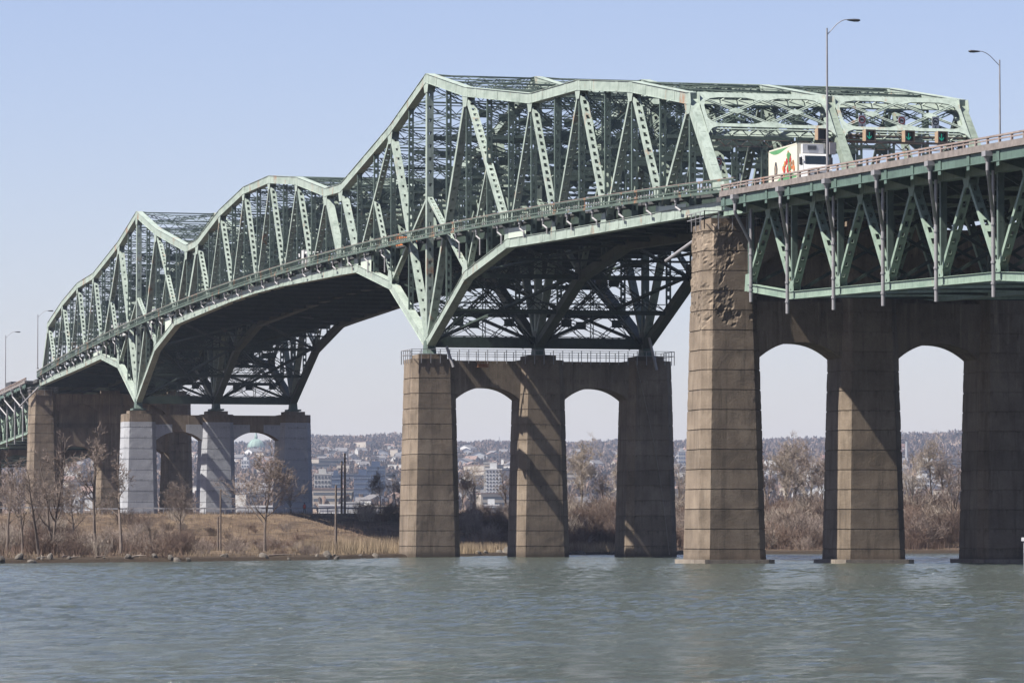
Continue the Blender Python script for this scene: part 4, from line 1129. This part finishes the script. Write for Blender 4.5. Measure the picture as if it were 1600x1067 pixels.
rnd = random.Random(9)
for i in range(16):
    x = rnd.uniform(-92, -10); y = shore(x)+rnd.uniform(.6, 4); L = rnd.uniform(1.2, 3.5); a = rnd.gauss(.5, .5)
    mb = MB(); mb.tube([(-L/2, 0, 0), (-L*.1, .1, .08), (L/2, -.05, .12)], [.10, .085, .03], 6); mb.tube([(0, .05, .08), (L*.15, .3, .35)], [.04, .015], 5)
    o = mb.build('driftwood', M['bark'] if i % 2 else M['barkpale']); o.location = (x, y, gz(x, y)+.08); o.rotation_euler[2] = a
    tag(o, 'weathered branch washed up along the left shore', 'driftwood', 'driftwood on the left shore')
# utility poles
def pole(px, D, H, label, arm=True, r=.15):
    x, y = far(px, D); root = empty('utility_pole', label, 'utility pole', (x, y, gz(x, y)), YAW*-1)
    mb = MB(); mb.tube([(0,0,-.5), (0,0,H)], [r, r*.75], 8); mb.build('post', M['bark'], root)
    mb = MB(); mb.tube([(0,0,H), (0,0,H+.05)], [r*.8, r*.5], 8)
    if arm: mb.box(-.9, .9, -.22, -.1, H-.9, H-.78); mb.tube([(.35,0,H-1.2),(.35,0,H-2.0)], .2, 8)
    mb.build('cross_arm' if arm else 'pole_cap', M['bark'], root)
pole(525, 470, 7.6, 'weathered wooden post standing in the reeds', False)
pole(534, 684, 8.4, 'dark wooden utility pole on the crest, left of its taller neighbour', False, .19)
pole(539, 682, 9.7, 'taller dark wooden utility pole on the crest', False, .2)
pole(345, 500, 7.2, 'leaning wooden pole on the grassy slope below the grey pier', False, .12)
pole(341, 505, 4, 'short grey post beside the leaning pole', False, .12)
# small things on the crest
x, y = far(476, 686)
root = empty('person', 'tiny figure in a red jacket standing on the crest beside the grey pier', 'person', (x, y, gz(x, y)))
def skin_body(root):
    J = [((0,0,.95),.15),((0,0,1.2),.15),((0,0,1.42),.13),((0,0,1.55),.06),((0,-.01,1.68),.10),((0,-.01,1.76),.08),
         ((-.19,0,1.4),.07),((-.26,.02,1.12),.05),((-.24,-.06,.86),.04),((.19,0,1.4),.07),((.26,.02,1.12),.05),((.24,-.06,.86),.04),
         ((-.1,0,.88),.1),((-.12,.0,.5),.07),((-.12,.02,.1),.05),((-.12,-.14,.04),.04),((.1,0,.88),.1),((.12,.0,.5),.07),((.12,.02,.1),.05),((.12,-.14,.04),.04)]
    E_ = [(0,1),(1,2),(2,3),(3,4),(4,5),(2,6),(6,7),(7,8),(2,9),(9,10),(10,11),(0,12),(12,13),(13,14),(14,15),(0,16),(16,17),(17,18),(18,19)]
    me = bpy.data.meshes.new('body'); me.from_pydata([j[0] for j in J], E_, []); me.materials.append(M['darkgrey'])
    o = bpy.data.objects.new('body', me); col.objects.link(o); o.parent = root
    o.modifiers.new('skin', 'SKIN'); s = o.modifiers.new('sub', 'SUBSURF'); s.levels = s.render_levels = 1
    for i, j in enumerate(J): me.skin_vertices[0].data[i].radius = (j[1], j[1])
    me.skin_vertices[0].data[0].use_root = True
    mb = MB(); mb.lathe([(.16,.85),(.2,1.0),(.2,1.3),(.17,1.45),(.07,1.53)], n=12); mb.build('jacket', M['red'], root)
    mb = MB(); mb.lathe([(.05,1.79),(.11,1.77),(.115,1.72),(.10,1.68)], (0,.02,0), 10); mb.build('hair', M['darkgrey'], root)
skin_body(root)
# guard rail along the crest
mb = MB(); pts = []
for px in range(0, 640, 16):
    D = 687; x, y = far(px, D); pts.append(V((x, y, gz(x, y))))
for a, b_ in zip(pts, pts[1:]): mb.beam(a+V((0,0,.9)), b_+V((0,0,.9)), (0,0,1), .12, .03); mb.box(a.x-.06, a.x+.06, a.y-.06, a.y+.06, a.z-.2, a.z+1.0)
tag(mb.build('roadside_guard_rail', M['galv']), 'low grey metal guard rail running along the top of the embankment', 'guard rail')

# ------------------------------------------------------------------ the far town
pal = {'hw': (.46,.45,.43), 'hc': (.40,.35,.29), 'hb': (.33,.20,.15), 'hg': (.36,.36,.37), 'rf': (.13,.12,.12), 'rb': (.22,.14,.11), 'sp': (.16,.19,.25), 'win': (.06,.07,.09), 'bglass': (.07,.10,.17), 'dome': (.24,.34,.29), 'wht': (.66,.66,.65), 'brk': (.38,.22,.17)}
for k, c in pal.items(): M[k] = plain('far_'+k if False else {'hw':'pale_wall','hc':'cream_wall','hb':'brick_wall','hg':'grey_wall','rf':'dark_roof','rb':'brown_roof','sp':'slate_spandrel','win':'window_glass','bglass':'blue_glass','dome':'copper_green','wht':'bright_white_wall','brk':'red_brick'}[k], c, .8 if k != 'bglass' else .3, 0, .08, .05)
def make_house(w, d, h, rh, wall, roof, flat=False):
    root = empty('house', 'x', 'house')
    mb = MB(); mb.box(-w/2, w/2, -d/2, d/2, -6, h)
    if not flat: mb.prism([(-w/2, -d/2, h), (w/2, -d/2, h), (0, -d/2, h+rh)], (0, .2, 0)); mb.prism([(-w/2, d/2-.2, h), (w/2, d/2-.2, h), (0, d/2-.2, h+rh)], (0, .2, 0))
    mb.build('wall', M[wall], root)
    mb = MB()
    if flat: mb.box(-w/2-.3, w/2+.3, -d/2-.3, d/2+.3, h, h+.5)
    else:
        for sg in (-1, 1): mb.beam((sg*(w/4+.3), -d/2-.4, h+rh/2-.15), (sg*(w/4+.3), d/2+.4, h+rh/2-.15), (sg*w/2, 0, -rh), math.hypot(w/2, rh)/2+.3, .15)
    mb.build('roof', M[roof], root)
    n = max(2, int(w/3))
    for fl in range(max(1, int(h/3))):
        mb = MB()
        if n > 6: mb.box(-w/2+1, w/2-1, -d/2-.05, -d/2-.003, fl*3+1, fl*3+2.4)
        for i in range(n if n <= 6 else 0):
            x = -w/2 + w*(i+.5)/n; mb.box(x-.6, x+.6, -d/2-.05, -d/2-.003, fl*3+1, fl*3+2.4)
        mb.build('window_row', M['win'], root)
    return root
HP = [make_house(11,10,6,3.2,'hw','rf'), make_house(14,10,6,3,'hc','rb'), make_house(12,9,7,2.8,'hb','rf'), make_house(22,12,9,0,'hw','rf',True), make_house(13,11,6,3.4,'hg','rf'), make_house(34,13,10,0,'hc','rb',True), make_house(16,10,8,3.2,'wht','rf')]
HL = ['small pale gabled house on the distant wooded hillside', 'cream house with brown gable roof on the distant hillside', 'brick house with dark roof on the distant hillside', 'flat-roofed pale block on the distant hillside', 'grey gabled house on the distant hillside', 'long cream flat-roofed building on the distant hillside', 'bright white gabled house on the distant hillside']
HG = ['pale houses on the hill', 'cream houses on the hill', 'brick houses on the hill', 'pale blocks on the hill', 'grey houses on the hill', 'long cream buildings on the hill', 'white houses on the hill']
wins = [(95,165,22),(296,318,6),(366,440,26),(488,636,72),(712,808,46),(1046,1082,16),(1186,1296,20),(1400,1512,20),(0,95,6),(810,900,16),(900,1000,18)]
rnd = random.Random(21); usedh = set(); n_h = 0; placed = []
for a, b_, n in wins:
    for i in range(n):
        lim = 5600 if a < 1180 else 4600
        D = 2500 + (lim-2500)*rnd.random()**.75; px = rnd.uniform(a, b_); k = rnd.choice([0,0,1,2,3,4,4,5,6,6,1])
        x, y = far(px, D); z = hz(px, D)
        if any(abs(x-q[0]) < 24 and abs(y-q[1]) < 24 for q in placed): continue
        placed.append((x, y)); rz = rnd.choice([0, 1.57]) + rnd.gauss(0, .35); s = rnd.uniform(.85, 1.35)
        if k in usedh: o = copy_thing(HP[k], (x, y, z), rz, s)
        else: o = HP[k]; usedh.add(k); o.location = (x, y, z); o.rotation_euler[2] = rz; o.scale = (s,)*3
        o['label'] = HL[k]; o['group'] = HG[k]
def block(name, label, px0, px1, ytop, D, dep, wall, win, fl=3.2, band=.5, vert=0, ybase=None, roofbox=True, inset=.4):
    c = (px0+px1)/2; x, y = far(c, D); w = (px1-px0)/FPX*D; zt = CH + (837.7-ytop)/FPX*D; z0 = min(hz(c, D), zt-8) - 4
    root = empty(name, label, 'building', (x, y, z0), -YAW); H = zt-z0
    mb = MB(); mb.box(-w/2, w/2, 0, dep, 0, H); mb.build('wall', M[wall], root)
    n = min(24 if not vert else 100//vert, int((H-3)/fl))
    for i in range(n):
        zz = H-fl*(i+1)+fl*(1-band)/2
        if vert:
            for j in range(vert):
                mb = MB(); xa = -w/2+w*(j+.2)/vert; xb = -w/2+w*(j+.8)/vert; mb.box(xa, xb, -.25, -.01, zz, zz+fl*band)
                mb.build('window', M[win], root)
        else:
            mb = MB(); mb.box(-w/2+inset, w/2-inset, -.2, -.01, zz, zz+fl*band); mb.build('window_band', M[win], root)
        mb = MB(); mb.box(-w/2-.2, -w/2-.01, dep*.1, dep*.9, zz, zz+fl*band); mb.build('side_window_band', M[win], root)
    mb = MB(); mb.box(-w/2-.2, w/2+.2, -.2, dep+.2, H, H+.8)
    if roofbox: mb.box(-w*.25, w*.2, dep*.2, dep*.7, H+.8, H+4)
    mb.build('roof', M[wall], root); return root
block('apartment_tower', 'pale balconied apartment tower left of the dark blue tower', 491, 517, 742, 2700, 16, 'hw', 'win', 2.9, .5, 5)
block('apartment_tower', 'dark blue narrow tower beside the pale balconied one', 517, 533, 744, 2750, 14, 'bglass', 'sp', 3.2, .25)
block('office_block', 'broad blue glass office block above the white warehouses', 553, 580, 743, 2650, 20, 'bglass', 'sp', 3.2, .22, 7)
block('office_block', 'taller dark blue glass office block behind the broad one', 573, 602, 730, 2700, 20, 'bglass', 'sp', 3.4, .18, 8)
block('office_tower', 'white gridded office tower framed by the left arch', 759, 784, 734, 2600, 16, 'wht', 'win', 2.15, .42, 5)
block('office_tower', 'plain top storeys behind the white gridded tower', 756, 776, 724, 2680, 10, 'hw', 'hc', 3, .3, 0, roofbox=False)
block('low_building', 'white podium at the foot of the white gridded tower', 756, 780, 790, 2500, 20, 'wht', 'win', 3, .3)
block('warehouse', 'long white warehouse behind the embankment crest', 498, 536, 790, 2200, 30, 'wht', 'hg', 4, .25, roofbox=False)
block('warehouse', 'white warehouse left of the broad blue block', 536, 566, 786, 2300, 30, 'hw', 'hg', 4, .25, roofbox=False)
block('warehouse', 'low pale warehouse right of the poles', 566, 606, 792, 2250, 30, 'hc', 'hg', 4, .25, roofbox=False)
block('warehouse', 'white building at the foot of the grey pier columns', 370, 432, 792, 2200, 30, 'wht', 'hg', 4, .3, roofbox=False)
block('hospital', 'cream stepped building in the last arch, upper block', 1437, 1466, 723, 3300, 24, 'wht', 'win', 3.4, .35)
block('hospital', 'blue glass middle block of the stepped building', 1441, 1455, 738, 3200, 12, 'bglass', 'hg', 3.4, .3)
block('hospital', 'lower white block in front of the stepped building', 1431, 1456, 748, 3100, 20, 'wht', 'win', 3.2, .4, 6)
block('apartment_block', 'cream block low in the last arch', 1412, 1432, 752, 3300, 16, 'hw', 'win', 3.2, .4, 4)
block('apartment_tower', 'pinkish brick tower high on the hill in the last arch', 1405, 1418, 698, 5200, 20, 'brk', 'hw', 5, .35, 3)
block('apartment_tower', 'pinkish brick tower on the hill in the first right arch', 1282, 1296, 716, 4600, 20, 'brk', 'hw', 5, .35, 3)
block('apartment_block', 'white block on the hillside in the first right arch', 1262, 1280, 730, 3600, 18, 'wht', 'win', 3.4, .4, 4)
block('apartment_tower', 'grey blue tower between the middle and right piers', 1060, 1071, 706, 4300, 18, 'hg', 'bglass', 4, .4, 3)
block('apartment_tower', 'brownish tower beside the grey blue one', 1071, 1080, 700, 4600, 16, 'brk', 'hw', 5, .3, 2)
block('apartment_block', 'long white terrace below the ridge left of the middle pier', 541, 568, 706, 5300, 16, 'wht', 'win', 4, .4, 9, roofbox=False)
block('apartment_block', 'second long white terrace below the ridge', 568, 588, 706, 5250, 16, 'wht', 'win', 4, .4, 7, roofbox=False)
block('apartment_block', 'stepped white building touching the middle pier', 600, 622, 702, 5200, 20, 'hw', 'win', 4, .4, 6)
block('apartment_block', 'pale gridded block below the domed church', 377, 389, 720, 4300, 18, 'wht', 'win', 3.6, .45, 3)
block('office_block', 'bluish block low in the left arch', 1048, 1060, 760, 3200, 18, 'bglass', 'hg', 3.4, .3, 3)
block('apartment_block', 'pale cream block among trees in the left arch', 728, 746, 768, 2600, 16, 'hc', 'win', 3.2, .3, 4)
# domed church
x, y = far(400, 5900); z = CH + (837.7-704)/FPX*5900
ch = empty('domed_church', 'green copper dome with a lantern on the far hill, framed by the grey pier', 'church', (x, y, z), -YAW)
mb = MB(); mb.box(-16, 16, -12, 14, -40, -1); mb.lathe([(13,-1),(13,3),(12.4,3.4)], n=24); mb.build('drum', M['hg'], ch)
mb = MB(); mb.lathe([(12, 3.4)] + [(12*math.cos(t), 3.4+13*math.sin(t)) for t in [i*.157 for i in range(1, 10)]] + [(1.2, 16.6)], n=24)
for i in range(12):
    a = i*math.pi/6; mb.tube([(12.15*math.cos(t)*math.cos(a), 12.15*math.cos(t)*math.sin(a), 3.4+13.1*math.sin(t)) for t in [j*.19 for j in range(8)]], .3, 4)
mb.build('dome', M['dome'], ch, True)
mb = MB(); mb.lathe([(2.3,16.2),(2.3,20.4),(1.7,21),(1.1,24),(.4,26),(.3,30)], n=10); mb.build('lantern', M['dome'], ch)
# chimneys and masts on the ridge
for px, yt, D, lab in ((1416.5, 690, 4900, 'thin dark chimney beside the pinkish tower'), (546, 677, 6900, 'radio mast on the ridge left of the middle pier'), (780, 682, 6900, 'radio mast on the ridge in the left arch')):
    x, y = far(px, D); z0 = hz(px, D)-2; zt = CH+(837.7-yt)/FPX*D
    mb = MB(); mb.tube([(x, y, z0), (x, y, zt)], [.8, .5] if D > 6000 else [1.6, 1.3], 8); tag(mb.build('mast' if D > 6000 else 'chimney', M['hg']), lab, 'mast' if D > 6000 else 'chimney')
# woods on the hillside: one mass of leafless crowns
m, nt, b = newmat('far_woods')
oi = nt.nodes.new('ShaderNodeNewGeometry')
f1 = noise_n(nt, .013, 6, (1,1,1), .75, 'World')
c = ramp(nt, f1, [(.3, (.065,.044,.038)), (.5, (.12,.083,.066)), (.62, (.175,.13,.10)), (.75, (.09,.085,.06))])
c = mix(nt, 1.0, c, ramp(nt, oi.outputs['Random Per Island'], [(0, (.55,.55,.55)), (1, (1,1,1))]), 'MULTIPLY')
nt.links.new(c, b.inputs['Base Color']); b.inputs['Roughness'].default_value = 1; b.inputs['Specular IOR Level'].default_value = 0
rnd = random.Random(77); mb = MB()
def crown(mb, x, y, z, h, r, rnd):
    """leafless crown: upward twigs as thin blades round a stem"""
    o = len(mb.v); n = 11
    vs = []; fs = []
    for k in range(n):
        a = rnd.uniform(0, 6.283); e = rnd.uniform(.15, 1); rr = r*math.sqrt(1-(e-.35)**2 if abs(e-.35) < 1 else 0)*rnd.uniform(.6, 1)
        bx, by, bz = x+math.cos(a)*rr*.25, y+math.sin(a)*rr*.25, z+h*(.1+.35*e*rnd.random())
        tx, ty, tz = x+math.cos(a)*rr, y+math.sin(a)*rr, z+h*(.3+.7*e)
        w = h*.10; dx, dy = -math.sin(a)*w, math.cos(a)*w
        i = len(vs); vs += [(bx, by, bz), (tx+dx, ty+dy, tz-h*.07), (tx, ty, tz), (tx-dx, ty-dy, tz-h*.09)]; fs.append((i, i+1, i+2, i+3))
    mb.add(vs, fs)
for i in range(15000):
    D = 2300 + 4900*rnd.random()**.62; px = rnd.uniform(-120, 1720)
    if noise.noise(V((px*.03, D*.004, 2))) < -.22 and D < 5200: continue
    x, y = far(px, D); crown(mb, x, y, hz(px, D)-1, rnd.uniform(7, 14), rnd.uniform(4, 7), rnd)
tag(mb.build('far_woods', m), 'leafless woods covering the far hill between the houses', 'woods', kind='stuff')

# ------------------------------------------------------------------ light, sky, air, camera
SUN = V((-1, -.14, 1.42)).normalized()
w = bpy.data.worlds.new('World'); sc.world = w; w.use_nodes = True; nt = w.node_tree
sky = nt.nodes.new('ShaderNodeTexSky'); sky.sky_type = 'NISHITA'; sky.sun_disc = False
sky.sun_elevation = math.asin(SUN.z); sky.sun_rotation = math.atan2(SUN.x, SUN.y)
sky.air_density = 1.0; sky.dust_density = .8; sky.ozone_density = 2.2; sky.altitude = 0
bg = nt.nodes['Background']; nt.links.new(mix(nt, 1.0, sky.outputs[0], (1.05, .935, 1.07), 'MULTIPLY'), bg.inputs[0]); bg.inputs[1].default_value = .0505
ld = bpy.data.lights.new('sun', 'SUN'); ld.energy = 5.0; ld.angle = R(.53); ld.color = (1, .95, .87)
lo = bpy.data.objects.new('sun', ld); col.objects.link(lo); lo.rotation_euler = SUN.to_track_quat('Z', 'Y').to_euler()
HAZE = 4.4e-5
mb = MB(); mb.box(-2500, 5000, -1300, 9600, -5, 215)
hzm = bpy.data.materials.new('haze_air'); hzm.use_nodes = True; nt = hzm.node_tree; nt.nodes.clear()
out = nt.nodes.new('ShaderNodeOutputMaterial'); pv = nt.nodes.new('ShaderNodeVolumePrincipled')
pv.inputs['Color'].default_value = (.66, .78, 1.0, 1); pv.inputs['Density'].default_value = HAZE; pv.inputs['Anisotropy'].default_value = .2
nt.links.new(pv.outputs[0], out.inputs['Volume'])
tag(mb.build('haze', hzm), kind='stuff')
cd = bpy.data.cameras.new('camera'); co = bpy.data.objects.new('camera', cd); col.objects.link(co)
co.location = (CX, CY, CH); co.rotation_euler = (math.pi/2+PIT, 0, -YAW)
cd.sensor_width = 36; cd.lens = FPX/1600*36; cd.clip_start = 1; cd.clip_end = 20000
sc.camera = co
sc.view_settings.view_transform = 'Standard'; sc.view_settings.look = 'None'; sc.view_settings.exposure = 1.45; sc.view_settings.gamma = 1
